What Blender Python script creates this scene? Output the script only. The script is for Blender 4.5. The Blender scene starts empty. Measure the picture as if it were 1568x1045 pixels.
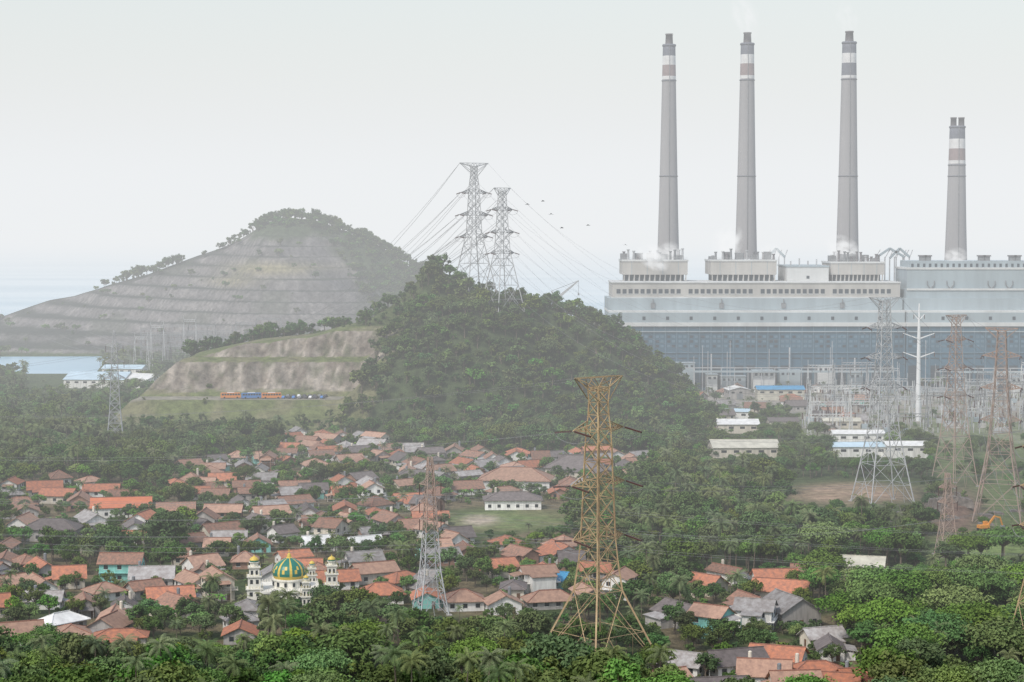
import bpy, math, random
import numpy as np
from mathutils import Vector, Matrix
random.seed(7); rng=np.random.default_rng(11)
scene=bpy.context.scene
# ------------------------------------------------------------ survey helpers
F=3049.0; TH=math.atan(172.5/F); CH=110.0
def dist(py): return CH/math.tan(TH+math.atan((py-522.5)/F))
def X(px,d): return (px-784)/F*d
def Z(py,d): return CH-d*math.tan(TH+math.atan((py-522.5)/F))
def G(px,py):
    d=dist(py); return X(px,d),d
def PX(x,y): return 784+F*x/y
def PY(y,z=0.0): return 522.5+F*np.tan(np.arctan((CH-z)/y)-TH)
def inpoly(px,py,poly):
    c=False; n=len(poly); j=n-1
    for i in range(n):
        xi,yi=poly[i]; xj,yj=poly[j]
        if (yi>py)!=(yj>py) and px<(xj-xi)*(py-yi)/(yj-yi)+xi: c=not c
        j=i
    return c
_tab=rng.random((256,256))
def vnoise(x,y,s):
    x=np.asarray(x,float)/s+1000.3; y=np.asarray(y,float)/s+1000.7
    xi=np.floor(x).astype(int); yi=np.floor(y).astype(int); fx=x-xi; fy=y-yi
    fx=fx*fx*(3-2*fx); fy=fy*fy*(3-2*fy)
    a=_tab[xi%256,yi%256]; b=_tab[(xi+1)%256,yi%256]; c=_tab[xi%256,(yi+1)%256]; d=_tab[(xi+1)%256,(yi+1)%256]
    return (a*(1-fx)+b*fx)*(1-fy)+(c*(1-fx)+d*fx)*fy
def sst(a,b,t):
    t=np.clip((t-a)/(b-a),0,1); return t*t*(3-2*t)
# ------------------------------------------------------------ terrain height
MC=[(205,640),(240,600),(270,566),(305,540),(400,519),(480,511),(560,492),(600,468),(625,445),(655,424),(700,432),(760,452),(850,482),(900,500),(960,532),(1000,562),(1040,600),(1085,655)]
MCx=np.array([X(a,1180) for a,b in MC]); MCz=np.array([max(0,Z(b,1180)) for a,b in MC]); MCz[0]=0;MCz[-1]=0
FC=[(-330,560),(-120,520),(0,486),(75,458),(150,441),(230,420),(300,393),(350,376),(385,358),(405,343),(440,333),(490,339),(540,360),(580,376),(630,411),(700,440),(760,470),(900,540)]
FCx=np.array([X(a,2000) for a,b in FC]); FCz=np.array([max(0,Z(b,2000)) for a,b in FC]); FCz[0]=0;FCz[-1]=0
CUTy=[1020,1050,1072,1082,1102,1109,1114,1126,1131,1150,1180]
CUTz=[0,3,8,16.5,17,21,35,37.5,51.5,56,70]
MX,MY=G(1462,792)
def H(x,y):
    x=np.asarray(x,float); y=np.asarray(y,float)
    cr=np.interp(x,MCx,MCz); n1=vnoise(x,y,38)-.5; n2=vnoise(x,y,15)-.5
    s=np.where(y<1180,(1180-y)/165.0,(y-1180)/130.0)
    nat=cr*sst(0,1,1-s+n1*0.14)+n1*9*sst(0,.3,1-s)*np.clip(cr/40,0,1)+n2*2*np.clip(cr/40,0,1)*sst(0,.3,1-s)
    yy=y+(vnoise(x,0*y,30)-.5)*9+(vnoise(x,0*y+9,7)-.5)*3.0*sst(1100,1112,y)+(vnoise(x,y,3.2)-.5)*1.6*sst(1105,1112,y)*sst(1150,1140,y)-((x+150)/60.0)**2*2.0
    cut=np.minimum(np.interp(yy,CUTy,CUTz),cr+n2*1.5)
    cut=np.where(y<1180,cut,cr*sst(0,1,1-s))
    w=1-sst(-82,-62,x+(y-1130)*-0.3)
    m=nat*(1-w)+cut*w
    fr=np.interp(x,FCx,FCz); n3=vnoise(x,y,70)-.5
    s2=np.where(y<2000,(2000-y)/265.0,(y-2000)/190.0)
    f=fr*np.clip(1-s2+n3*0.12,0,1)**0.92
    st=10.0; q=f+n3*5*(f>1)+x*.012+(vnoise(x,y,28)-.5)*3; k=np.floor(q/st); fr2=q/st-k
    ter=st*(k+sst(0.52,0.9,fr2))-x*.012
    mixw=0.97*(1-sst(-140,-90,x+(f-50)*.9))
    mixw=mixw*(1-sst(0.90,0.97,f/np.maximum(fr,1)))
    fz=f*(1-mixw)+ter*mixw
    fz=np.where(f>0.5,np.maximum(fz,.2),f)
    z=np.maximum(m,fz)
    z=z+(vnoise(x,y,60)-.5)*0.8*(y<1000)
    r2=((x-MX)/9.0)**2+((y-MY)/16.0)**2
    z=z+7*np.exp(-r2)*(.7+.6*vnoise(x,y,4))*(y<900)
    inl=sst(1500,1512,y+x*.03)*(1-sst(1738,1752,y-x*.05))*(1-sst(-345,-325,x+(y-1600)*.15))
    z=np.where(z<2,z-5*inl,z)
    coast=2330+60*np.sin(x/170.0)
    return z-22*sst(0,90,y-coast)
def h1(x,y): return float(H(np.array([x]),np.array([y]))[0])
# ------------------------------------------------------------ materials
def mat(name,col,rough=0.85,var=0.0,scale=1.0,metal=0.0,spec=0.25,bump=0.0,rand=0.0,streak=False,col2=None):
    m=bpy.data.materials.new(name); m.use_nodes=True; nt=m.node_tree; N=nt.nodes; L=nt.links
    b=N["Principled BSDF"]; b.inputs["Roughness"].default_value=rough; b.inputs["Metallic"].default_value=metal
    b.inputs["Specular IOR Level"].default_value=spec
    if var>0 or rand>0 or col2:
        tc=N.new("ShaderNodeTexCoord"); mp=N.new("ShaderNodeMapping"); L.new(tc.outputs["Object"],mp.inputs[0])
        if streak: mp.inputs["Scale"].default_value=(1,1,0.12)
        no=N.new("ShaderNodeTexNoise"); no.inputs["Scale"].default_value=scale; no.inputs["Detail"].default_value=5; no.inputs["Roughness"].default_value=.65
        L.new(mp.outputs[0],no.inputs["Vector"])
        mx=N.new("ShaderNodeMix"); mx.data_type='RGBA'
        c2=col2 or tuple(c*(1-var) for c in col)
        c1=col if col2 else tuple(min(1,c*(1+var*.6)) for c in col)
        mx.inputs[6].default_value=(*c2,1); mx.inputs[7].default_value=(*c1,1)
        rp=N.new("ShaderNodeMapRange"); rp.inputs[1].default_value=.3; rp.inputs[2].default_value=.7
        L.new(no.outputs[0],rp.inputs[0]); L.new(rp.outputs[0],mx.inputs[0])
        out=mx.outputs[2]
        if rand>0:
            oi=N.new("ShaderNodeObjectInfo"); hs=N.new("ShaderNodeHueSaturation")
            mr=N.new("ShaderNodeMapRange"); mr.inputs[3].default_value=1-rand; mr.inputs[4].default_value=1+rand
            L.new(oi.outputs["Random"],mr.inputs[0]); L.new(mr.outputs[0],hs.inputs["Value"]); L.new(out,hs.inputs["Color"]); out=hs.outputs[0]
        L.new(out,b.inputs["Base Color"])
        if bump>0:
            bp=N.new("ShaderNodeBump"); bp.inputs["Strength"].default_value=1; bp.inputs["Distance"].default_value=bump
            L.new(no.outputs[0],bp.inputs["Height"]); L.new(bp.outputs[0],b.inputs["Normal"])
    else: b.inputs["Base Color"].default_value=(*col,1)
    return m
def leafmat(name,dark,light,hue=0.03):
    m=bpy.data.materials.new(name); m.use_nodes=True; nt=m.node_tree; N=nt.nodes; L=nt.links
    N.remove(N["Principled BSDF"]); b=N.new("ShaderNodeBsdfDiffuse")
    at=N.new("ShaderNodeAttribute"); at.attribute_name="lv"; oi=N.new("ShaderNodeObjectInfo")
    geo=N.new("ShaderNodeNewGeometry"); no=N.new("ShaderNodeTexNoise"); no.inputs["Scale"].default_value=.03; no.inputs["Detail"].default_value=1
    L.new(geo.outputs["Position"],no.inputs["Vector"])
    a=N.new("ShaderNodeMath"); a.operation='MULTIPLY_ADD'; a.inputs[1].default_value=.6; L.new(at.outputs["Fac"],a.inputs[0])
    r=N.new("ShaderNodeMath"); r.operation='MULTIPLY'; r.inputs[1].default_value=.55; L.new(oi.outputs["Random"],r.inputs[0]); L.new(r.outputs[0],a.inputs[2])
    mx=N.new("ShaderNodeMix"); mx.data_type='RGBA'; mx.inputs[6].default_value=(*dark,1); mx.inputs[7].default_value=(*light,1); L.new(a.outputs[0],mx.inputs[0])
    hs=N.new("ShaderNodeHueSaturation"); L.new(mx.outputs[2],hs.inputs["Color"])
    ma=N.new("ShaderNodeMath"); ma.operation='ADD'; L.new(no.outputs[0],ma.inputs[0]); 
    r2=N.new("ShaderNodeMath"); r2.operation='MULTIPLY'; r2.inputs[1].default_value=17.3; L.new(oi.outputs["Random"],r2.inputs[0]); fr=N.new("ShaderNodeMath"); fr.operation='FRACT'; L.new(r2.outputs[0],fr.inputs[0]); L.new(fr.outputs[0],ma.inputs[1])
    mr=N.new("ShaderNodeMapRange"); mr.inputs[1].default_value=.4; mr.inputs[2].default_value=1.6; mr.inputs[3].default_value=.5-hue*1.3; mr.inputs[4].default_value=.5+hue
    L.new(ma.outputs[0],mr.inputs[0]); L.new(mr.outputs[0],hs.inputs["Hue"])
    m3=N.new("ShaderNodeMapRange"); m3.inputs[3].default_value=.8; m3.inputs[4].default_value=1.12; r3=N.new("ShaderNodeMath"); r3.operation='MULTIPLY'; r3.inputs[1].default_value=41.7; L.new(oi.outputs["Random"],r3.inputs[0]); f3=N.new("ShaderNodeMath"); f3.operation='FRACT'; L.new(r3.outputs[0],f3.inputs[0]); L.new(f3.outputs[0],m3.inputs[0]); L.new(m3.outputs[0],hs.inputs["Saturation"])
    L.new(hs.outputs[0],b.inputs[0])
    L.new(b.outputs[0],N["Material Output"].inputs["Surface"])
    return m
M={}
M['bark']=mat("bark",(.16,.13,.10),.9,.4,2)
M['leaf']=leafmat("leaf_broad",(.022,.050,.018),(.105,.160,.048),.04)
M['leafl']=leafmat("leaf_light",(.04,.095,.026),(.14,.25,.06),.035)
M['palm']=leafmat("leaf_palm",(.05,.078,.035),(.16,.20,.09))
M['wallw']=mat("wall_white",(.70,.69,.66),.9,.3,.8,streak=True,rand=.12)
M['wallc']=mat("wall_cream",(.55,.50,.42),.9,.3,.8,streak=True,rand=.12)
M['wallg']=mat("wall_grey",(.36,.34,.32),.9,.35,.8,streak=True,rand=.15)
M['wallt']=mat("wall_teal",(.22,.5,.45),.85,.25,.8,streak=True)
M['brick']=mat("wall_brick",(.32,.19,.14),.9,.3,1.5,rand=.15)
M['r1']=mat("roof_tile_orange",(.46,.18,.10),.9,.0,.9,bump=.08,rand=.25,col2=(.22,.11,.08))
M['r2']=mat("roof_tile_brown",(.32,.17,.12),.9,.0,1.1,bump=.08,rand=.25,col2=(.13,.095,.075))
M['r3']=mat("roof_tile_faded",(.40,.25,.18),.9,.0,.8,bump=.08,rand=.22,col2=(.24,.15,.115))
M['r4']=mat("roof_zinc",(.36,.35,.34),.7,.0,.6,rand=.25,col2=(.18,.155,.145))
M['r5']=mat("roof_dark",(.14,.12,.115),.85,.3,.8,rand=.2)
M['r6']=mat("roof_bright_orange",(.50,.17,.09),.8,.15,.4)
M['rw']=mat("roof_white_sheet",(.66,.66,.64),.6,.25,.3)
M['rb']=mat("roof_blue",(.06,.26,.45),.6,.2,.3)
M['rpb']=mat("roof_pale_blue",(.44,.56,.63),.6,.2,.1)
M['rc']=mat("roof_cream",(.50,.48,.40),.8,.3,.2)
M['ridge']=mat("roof_ridge",(.26,.13,.095),.9,.3,1)
M['win']=mat("window_glass",(.03,.035,.04),.25,spec=.5)
M['door']=mat("door_wood",(.14,.08,.05),.7,.3,2)
M['steel']=mat("galvanised_steel",(.40,.41,.42),.6,.3,.3)
M['steeld']=mat("dark_steel",(.2,.21,.22),.6,.3,.3)
M['rust']=mat("painted_rusty_steel",(.46,.35,.20),.75,.0,.25,col2=(.30,.20,.12))
M['rust2']=mat("rusty_steel",(.34,.22,.17),.75,.0,.25,col2=(.33,.28,.25))
M['ins']=mat("insulator_brown",(.07,.035,.03),.4)
M['wire']=mat("wire",(.22,.22,.23),.6)
M['rubble']=mat("rubble_concrete",(.16,.14,.125),.95,.5,.6)
# ------------------------------------------------------------ mesh builder
class MB:
    def __init__(s): s.v=[]; s.f=[]; s.m=[]; s.slots=[]
    def mi(s,k):
        if k not in s.slots: s.slots.append(k)
        return s.slots.index(k)
    def add(s,vs,fs,k):
        o=len(s.v); s.v.extend([tuple(p) for p in vs]); i=s.mi(k)
        for f in fs: s.f.append([a+o for a in f]); s.m.append(i)
    def box(s,x0,y0,z0,x1,y1,z1,k):
        s.add([(x0,y0,z0),(x1,y0,z0),(x1,y1,z0),(x0,y1,z0),(x0,y0,z1),(x1,y0,z1),(x1,y1,z1),(x0,y1,z1)],
              [(0,3,2,1),(4,5,6,7),(0,1,5,4),(1,2,6,5),(2,3,7,6),(3,0,4,7)],k)
    def beam(s,a,b,t,k,t2=None):
        a=Vector(a); b=Vector(b); d=(b-a)
        if d.length<1e-4: return
        d.normalize(); u=d.cross(Vector((0,0,1)))
        if u.length<.05: u=Vector((1,0,0))
        u.normalize(); w=d.cross(u); t2=t if t2 is None else t2
        vs=[]
        for p,r in ((a,t/2),(b,t2/2)):
            for cx,cy in ((-1,-1),(1,-1),(1,1),(-1,1)): vs.append(tuple(p+u*cx*r+w*cy*r))
        s.add(vs,[(0,1,5,4),(1,2,6,5),(2,3,7,6),(3,0,4,7),(0,3,2,1),(4,5,6,7)],k)
    def lathe(s,prof,cx,cy,n,k,cap=True,ks=None):
        o=len(s.v)
        for r,z in prof:
            for i in range(n):
                a=2*math.pi*i/n; s.v.append((cx+r*math.cos(a),cy+r*math.sin(a),z))
        for j in range(len(prof)-1):
            for i in range(n):
                kk=k if ks is None else ks(i,j)
                s.f.append([o+j*n+i,o+j*n+(i+1)%n,o+(j+1)*n+(i+1)%n,o+(j+1)*n+i]); s.m.append(s.mi(kk))
        if cap:
            s.f.append([o+(len(prof)-1)*n+i for i in range(n)]); s.m.append(s.mi(k))
    def build(s,name,loc=(0,0,0),rz=0,smooth=False,parent=None):
        me=bpy.data.meshes.new(name); me.from_pydata(s.v,[],s.f)
        for k in s.slots: me.materials.append(M[k])
        me.polygons.foreach_set("material_index",s.m)
        if smooth: me.polygons.foreach_set("use_smooth",[True]*len(s.f))
        me.update(); ob=bpy.data.objects.new(name,me); ob.location=loc; ob.rotation_euler=(0,0,rz)
        scene.collection.objects.link(ob)
        if parent: ob.parent=parent
        return ob
# ------------------------------------------------------------ terrain mesh
xs=np.concatenate([[-30000,-9000,-3000,-1500],np.arange(-900,-244,4.0),np.arange(-240,-56,2.0),np.arange(-56,640,4.0),[700,800,1000,1500,3000,9000,30000]])
ys=np.concatenate([[-800,-200,100,200,300],np.arange(380,1050,6.0),np.arange(1050,1095,2.5),np.arange(1095,1150,1.25),np.arange(1150,1250,3),np.arange(1250,1730,8.0),np.arange(1730,2010,2.0),np.arange(2010,2480,12),[2700,4000,9000,30000,70000]])
XX,YY=np.meshgrid(xs,ys); ZZ=H(XX,YY)
far=(np.abs(XX)>1400)|(YY<250); ZZ=np.where(far&(YY<2300),0,ZZ)
gy,gx=np.gradient(ZZ,ys,xs); SL=np.hypot(gx,gy)
PXg=784+F*XX/np.maximum(YY,50); PYg=PY(np.maximum(YY,60),0)
n40=vnoise(XX,YY,40); n12=vnoise(XX,YY,12); n5=vnoise(XX,YY,6)
def C(*c): return np.array(c)
col=np.zeros(XX.shape+(3,)); col[:]=C(.055,.08,.03)
def mixc(w,c):
    global col; w=np.clip(w,0,1)[...,None]; col=col*(1-w)+C(*c)*w
village=(PYg>690)&(PYg<985)&(PXg<930)&(ZZ<3)
mixc(village*sst(.3,.6,n12)*.7,(.20,.15,.10))
mixc(((PYg>880)&(PXg>990)&(PXg<1330)&(YY>300))*sst(.4,.6,n12)*.7,(.2,.15,.1))
plantz=(YY>1180)&(XX>95)&(YY<1700)
mixc(plantz*1.0,(.27,.25,.22)); mixc(plantz*sst(.45,.7,n12)*.7,(.10,.13,.06))
sw=(PXg>1225)&(YY>1010)&(YY<1340); mixc(sw*.85,(.26,.24,.20)); mixc(sw*sst(.45,.62,n12)*.7,(.12,.15,.07))
mixc(((PXg>1430)&(PYg>640)&(PYg<900))*.6,(.14,.18,.07))
def blob(px,py,rx,ry): return np.exp(-(((PXg-px)/rx)**2+((PYg-py)/ry)**2)**2*1.0)*(YY>300)*(YY<1500)
mixc(blob(1310,758,105,17)*(.5+.6*n12),(.36,.25,.18)); mixc(blob(1465,785,50,42),(.15,.10,.08)); mixc(blob(1510,835,70,18),(.17,.23,.08))
mixc(blob(775,797,95,17),(.14,.19,.07)); mixc(blob(735,797,30,9),(.42,.35,.28)); mixc(blob(250,745,60,12),(.22,.15,.1))
mixc(blob(775,797,95,17)*sst(.5,.8,n5)*.5,(.2,.18,.1))
mid=(YY>1015)&(YY<1330)&(ZZ>2)
mixc(mid*1.0,(.05,.07,.03))
cutr=mid&(XX<-60+(YY-1130)*.2)&(YY<1185)
mixc(cutr*1.0,(.12,.14,.055)); mixc(cutr*sst(.5,.7,n12)*.5,(.20,.17,.115))
rock=cutr*sst(.45,.8,SL)*(ZZ>19)*(YY>1098)*(ZZ<54)
zb=vnoise(XX*1.0,ZZ*5,10); zc=vnoise(XX*5,ZZ,9)
mixc(rock,(.28,.245,.205)); mixc(rock*sst(.5,.7,zb)*.75,(.16,.13,.105)); mixc(rock*sst(.5,.75,zc)*.7,(.40,.355,.31)); mixc(rock*sst(.66,.76,vnoise(XX,ZZ*3,5))*.7,(.08,.09,.05)); mixc(rock*sst(.5,.6,vnoise(XX*2.5,ZZ,14))*.5,(.13,.11,.095))
mixc(cutr*(ZZ>54)*1.0,(.07,.09,.035))
mixc(cutr*(YY>1083)*(YY<1101)*(ZZ<20)*.9,(.25,.23,.19))
fh=(YY>1700)&(YY<2300)&(ZZ>1)
left=1-sst(-150,-120,XX+(ZZ-50)*.9+(n12-.5)*20)
mixc(fh*1.0,(.05,.07,.035))
mixc(fh*left*1.0,(.15,.14,.14)); mixc(fh*left*sst(.5,.75,n5)*.5,(.23,.215,.205)); mixc(fh*left*sst(.5,.8,vnoise(XX,YY,25))*.6,(.095,.09,.09))
mixc(fh*left*(1-sst(.35,.8,SL))*.92,(.035,.042,.035))
mixc(fh*left*sst(.66,.8,n40)*.5,(.06,.07,.05))
mixc(fh*np.exp(-(((XX+225)/45)**2+((ZZ-72)/6)**2))*.8,(.25,.22,.12)); mixc(fh*np.exp(-(((XX+265)/25)**2+((ZZ-60)/4)**2))*.7,(.25,.22,.12))
mixc(fh*(ZZ>97)*sst(99,110,ZZ+n12*8),(.05,.07,.035))
nx,ny=len(xs),len(ys)
me=bpy.data.meshes.new("ground_terrain")
verts=np.stack([XX,YY,ZZ],-1).reshape(-1,3)
idx=np.arange(nx*ny).reshape(ny,nx)
quads=np.stack([idx[:-1,:-1],idx[:-1,1:],idx[1:,1:],idx[1:,:-1]],-1).reshape(-1,4)
me.from_pydata(verts.tolist(),[],quads.tolist())
ca=me.color_attributes.new("cover",'FLOAT_COLOR','POINT')
ca.data.foreach_set("color",np.concatenate([col.reshape(-1,3),np.ones((nx*ny,1))],1).astype(np.float32).ravel())
me.polygons.foreach_set("use_smooth",[True]*len(me.polygons))
m=bpy.data.materials.new("terrain_cover"); m.use_nodes=True; nt=m.node_tree; N=nt.nodes; L=nt.links
b=N["Principled BSDF"]; b.inputs["Roughness"].default_value=.95; b.inputs["Specular IOR Level"].default_value=.1
a=N.new("ShaderNodeAttribute"); a.attribute_name="cover"; g=N.new("ShaderNodeNewGeometry")
n1=N.new("ShaderNodeTexNoise"); n1.inputs["Scale"].default_value=.22; n1.inputs["Detail"].default_value=8; n1.inputs["Roughness"].default_value=.7; L.new(g.outputs["Position"],n1.inputs["Vector"])
mr=N.new("ShaderNodeMapRange"); mr.inputs[1].default_value=.3; mr.inputs[2].default_value=.7; mr.inputs[3].default_value=.5; mr.inputs[4].default_value=1.5; L.new(n1.outputs[0],mr.inputs[0])
vm=N.new("ShaderNodeVectorMath"); vm.operation='SCALE'; L.new(a.outputs["Color"],vm.inputs[0]); L.new(mr.outputs[0],vm.inputs["Scale"]); L.new(vm.outputs[0],b.inputs["Base Color"])
bp=N.new("ShaderNodeBump"); bp.inputs["Distance"].default_value=1.6; L.new(n1.outputs[0],bp.inputs["Height"]); L.new(bp.outputs[0],b.inputs["Normal"])
me.materials.append(m); scene.collection.objects.link(bpy.data.objects.new("ground_terrain",me))
# ------------------------------------------------------------ sea
m=bpy.data.materials.new("sea_water"); m.use_nodes=True; nt=m.node_tree; N=nt.nodes; L=nt.links
b=N["Principled BSDF"]; b.inputs["Roughness"].default_value=.3
g=N.new("ShaderNodeNewGeometry"); mp=N.new("ShaderNodeMapping"); mp.inputs["Scale"].default_value=(.0006,.004,1); L.new(g.outputs["Position"],mp.inputs[0])
n1=N.new("ShaderNodeTexNoise"); n1.inputs["Scale"].default_value=1; n1.inputs["Detail"].default_value=6; L.new(mp.outputs[0],n1.inputs["Vector"])
cr=N.new("ShaderNodeValToRGB"); cr.color_ramp.elements[0].position=.35; cr.color_ramp.elements[0].color=(.22,.40,.52,1); cr.color_ramp.elements[1].position=.7; cr.color_ramp.elements[1].color=(.50,.63,.70,1)
L.new(n1.outputs[0],cr.inputs[0]); L.new(cr.outputs[0],b.inputs["Base Color"])
n2=N.new("ShaderNodeTexNoise"); n2.inputs["Scale"].default_value=.15; L.new(g.outputs["Position"],n2.inputs["Vector"]); bp=N.new("ShaderNodeBump"); bp.inputs["Distance"].default_value=.6; L.new(n2.outputs[0],bp.inputs["Height"]); L.new(bp.outputs[0],b.inputs["Normal"])
M['sea']=m
s=MB(); s.add([(-60000,2250,-1),(60000,2250,-1),(60000,90000,-1),(-60000,90000,-1)],[(0,1,2,3)],'sea'); s.build("sea_water")
s=MB(); s.add([(-1500,1470,-1.2),(-300,1470,-1.2),(-300,1790,-1.2),(-1500,1790,-1.2)],[(0,1,2,3)],'sea'); s.build("harbour_inlet_water")
# ------------------------------------------------------------ tree prototypes
protos=bpy.data.collections.new("tree_prototypes")
def finish_tree(name,V,Fc,MI,LV,mats):
    me=bpy.data.meshes.new(name); me.from_pydata(V,[],Fc)
    for k in mats: me.materials.append(M[k])
    me.polygons.foreach_set("material_index",MI)
    at=me.attributes.new("lv",'FLOAT','POINT'); at.data.foreach_set("value",np.array(LV,dtype=np.float32))
    ob=bpy.data.objects.new(name,me); protos.objects.link(ob); return ob
def tube(V,Fc,MI,LV,pts,rads,n=5):
    o=len(V)
    for (x,y,z),r in zip(pts,rads):
        for i in range(n):
            a=2*math.pi*i/n; V.append((x+r*math.cos(a),y+r*math.sin(a),z)); LV.append(0)
    for j in range(len(pts)-1):
        for i in range(n): Fc.append((o+j*n+i,o+j*n+(i+1)%n,o+(j+1)*n+(i+1)%n,o+(j+1)*n+i)); MI.append(0)
def leafquad(V,Fc,MI,LV,p,nrm,sz,lv,asp=.6):
    nrm=nrm.normalized(); u=nrm.orthogonal().normalized(); w=nrm.cross(u); a=random.random()*6.28
    u2=u*math.cos(a)+w*math.sin(a); w2=nrm.cross(u2); o=len(V)
    V.extend([tuple(p-u2*sz),tuple(p-w2*sz*asp+nrm*sz*.12),tuple(p+u2*sz),tuple(p+w2*sz*asp+nrm*sz*.12)]); LV.extend([lv]*4)
    Fc.append((o,o+1,o+2,o+3)); MI.append(1)
HT={}
def broad(name,R,Ht,flat,ncl,per,leaf,lsz,seed,low=-.35):
    random.seed(seed); V=[];Fc=[];MI=[];LV=[]; HT[int(name[1:])]=Ht
    cz=Ht-R*flat; fork=cz-R*flat*.6
    tube(V,Fc,MI,LV,[(0,0,-1.5),(0.1,0,fork*.5),(0,.15,fork)],[R*.075,R*.055,R*.05],7)
    for c in range(ncl):
        while True:
            d=Vector((random.gauss(0,1),random.gauss(0,1),random.gauss(0,1))).normalized()
            if d.z>low: break
        rr=R*random.uniform(.45,.9); ctr=Vector((d.x*rr*random.uniform(.85,1.2),d.y*rr,cz+d.z*rr*flat)); rc=R*random.uniform(.16,.36)
        tube(V,Fc,MI,LV,[(0,0,fork*.9),tuple(ctr*.5+Vector((0,0,fork*.5))),tuple(ctr)],[R*.035,R*.022,R*.008],4)
        tone=random.random()
        for i in range(per):
            dd=Vector((random.gauss(0,1),random.gauss(0,1),random.gauss(0,1)*.9+.25)).normalized()
            p=ctr+Vector((dd.x,dd.y,dd.z*.75))*rc*random.uniform(.5,1.3)
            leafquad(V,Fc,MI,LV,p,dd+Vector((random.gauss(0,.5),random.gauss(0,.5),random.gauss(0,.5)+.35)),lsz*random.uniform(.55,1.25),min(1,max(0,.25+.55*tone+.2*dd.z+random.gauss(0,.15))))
    return finish_tree(name,V,Fc,MI,LV,['bark',leaf])
def palmt(name,Ht,seed,nf=20,fl=4.2):
    random.seed(seed); V=[];Fc=[];MI=[];LV=[]; HT[int(name[1:])]=Ht+1.5
    bx,by=random.uniform(-1.5,1.5),random.uniform(-1.5,1.5)
    pts=[(bx*t*t,by*t*t,-1+t*(Ht+1)) for t in (0,.25,.5,.75,1)]
    tube(V,Fc,MI,LV,pts,[.28,.2,.17,.15,.14],6); top=Vector(pts[-1])
    for i in range(nf):
        a=i*2.4+random.uniform(-.35,.35); e=1.2-1.6*(i/nf)+random.uniform(-.2,.2); l=fl*random.uniform(.75,1.1)
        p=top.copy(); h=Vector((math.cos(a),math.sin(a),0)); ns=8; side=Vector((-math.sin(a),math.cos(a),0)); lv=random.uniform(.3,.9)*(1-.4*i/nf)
        for j in range(ns):
            ang=e-(j/ns)**1.3*1.6; q=p+(h*math.cos(ang)+Vector((0,0,math.sin(ang))))*l/ns
            ll=(.35+.75*math.sin(math.pi*(j+1)/(ns+1)))*1.0
            for sg in (-1,1):
                for fr in (.1,.55):
                    b=p.lerp(q,fr); tip=b+side*sg*ll*.8+Vector((0,0,-ll*.55))+(q-p)*.6; b2=p.lerp(q,min(1,fr+.45)); o=len(V)
                    V.extend([tuple(b),tuple(b2),tuple(tip)]); LV.extend([lv]*3); Fc.append((o,o+1,o+2)); MI.append(1)
            p=q
    return finish_tree(name,V,Fc,MI,LV,['bark','palm'])
def banana(name,seed):
    random.seed(seed); V=[];Fc=[];MI=[];LV=[]; HT[int(name[1:])]=4
    for st in range(3):
        bx,by=random.uniform(-1.5,1.5),random.uniform(-1.5,1.5)
        tube(V,Fc,MI,LV,[(bx,by,-.5),(bx,by,2.2)],[.2,.13],6)
        for i in range(8):
            a=i*2.4+random.random(); p=Vector((bx,by,2.1)); h=Vector((math.cos(a),math.sin(a),0)); side=Vector((-h.y,h.x,0)); e=1.3-.1*i; lv=random.uniform(.5,1)
            for j in range(6):
                w=.42*math.sin(math.pi*(j+.6)/6.2); o=len(V); V.extend([tuple(p-side*w),tuple(p+side*w)]); LV.extend([lv,lv])
                if j: Fc.append((o-2,o-1,o+1,o)); MI.append(1)
                ang=e-j*.33; p=p+(h*math.cos(ang)+Vector((0,0,math.sin(ang))))*.5
    return finish_tree(name,V,Fc,MI,LV,['bark','leafl'])
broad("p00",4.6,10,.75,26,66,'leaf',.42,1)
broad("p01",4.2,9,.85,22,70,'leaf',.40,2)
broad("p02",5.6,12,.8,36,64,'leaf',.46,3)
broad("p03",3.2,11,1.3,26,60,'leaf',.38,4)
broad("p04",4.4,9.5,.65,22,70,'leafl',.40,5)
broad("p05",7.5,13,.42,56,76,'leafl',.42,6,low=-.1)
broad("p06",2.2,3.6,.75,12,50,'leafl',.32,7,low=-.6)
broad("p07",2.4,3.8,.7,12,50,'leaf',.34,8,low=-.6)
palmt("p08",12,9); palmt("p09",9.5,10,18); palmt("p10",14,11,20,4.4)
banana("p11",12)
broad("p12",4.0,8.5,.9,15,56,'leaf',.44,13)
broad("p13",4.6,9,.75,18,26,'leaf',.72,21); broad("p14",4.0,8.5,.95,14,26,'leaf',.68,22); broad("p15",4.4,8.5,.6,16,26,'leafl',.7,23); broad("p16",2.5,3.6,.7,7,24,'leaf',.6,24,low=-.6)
ng=bpy.data.node_groups.new("scatter_trees",'GeometryNodeTree')
ng.interface.new_socket("Geometry",in_out='INPUT',socket_type='NodeSocketGeometry'); ng.interface.new_socket("Geometry",in_out='OUTPUT',socket_type='NodeSocketGeometry')
gi=ng.nodes.new("NodeGroupInput"); go=ng.nodes.new("NodeGroupOutput"); ip=ng.nodes.new("GeometryNodeInstanceOnPoints"); ci=ng.nodes.new("GeometryNodeCollectionInfo")
ci.inputs["Collection"].default_value=protos; ci.inputs["Separate Children"].default_value=True; ci.inputs["Reset Children"].default_value=True
def na(nm,dt):
    n=ng.nodes.new("GeometryNodeInputNamedAttribute"); n.data_type=dt; n.inputs["Name"].default_value=nm; return n.outputs["Attribute"]
ip.inputs["Pick Instance"].default_value=True
ng.links.new(gi.outputs[0],ip.inputs["Points"]); ng.links.new(ci.outputs[0],ip.inputs["Instance"])
ng.links.new(na("kind",'INT'),ip.inputs["Instance Index"]); ng.links.new(na("rot",'FLOAT_VECTOR'),ip.inputs["Rotation"]); ng.links.new(na("scl",'FLOAT_VECTOR'),ip.inputs["Scale"])
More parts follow.
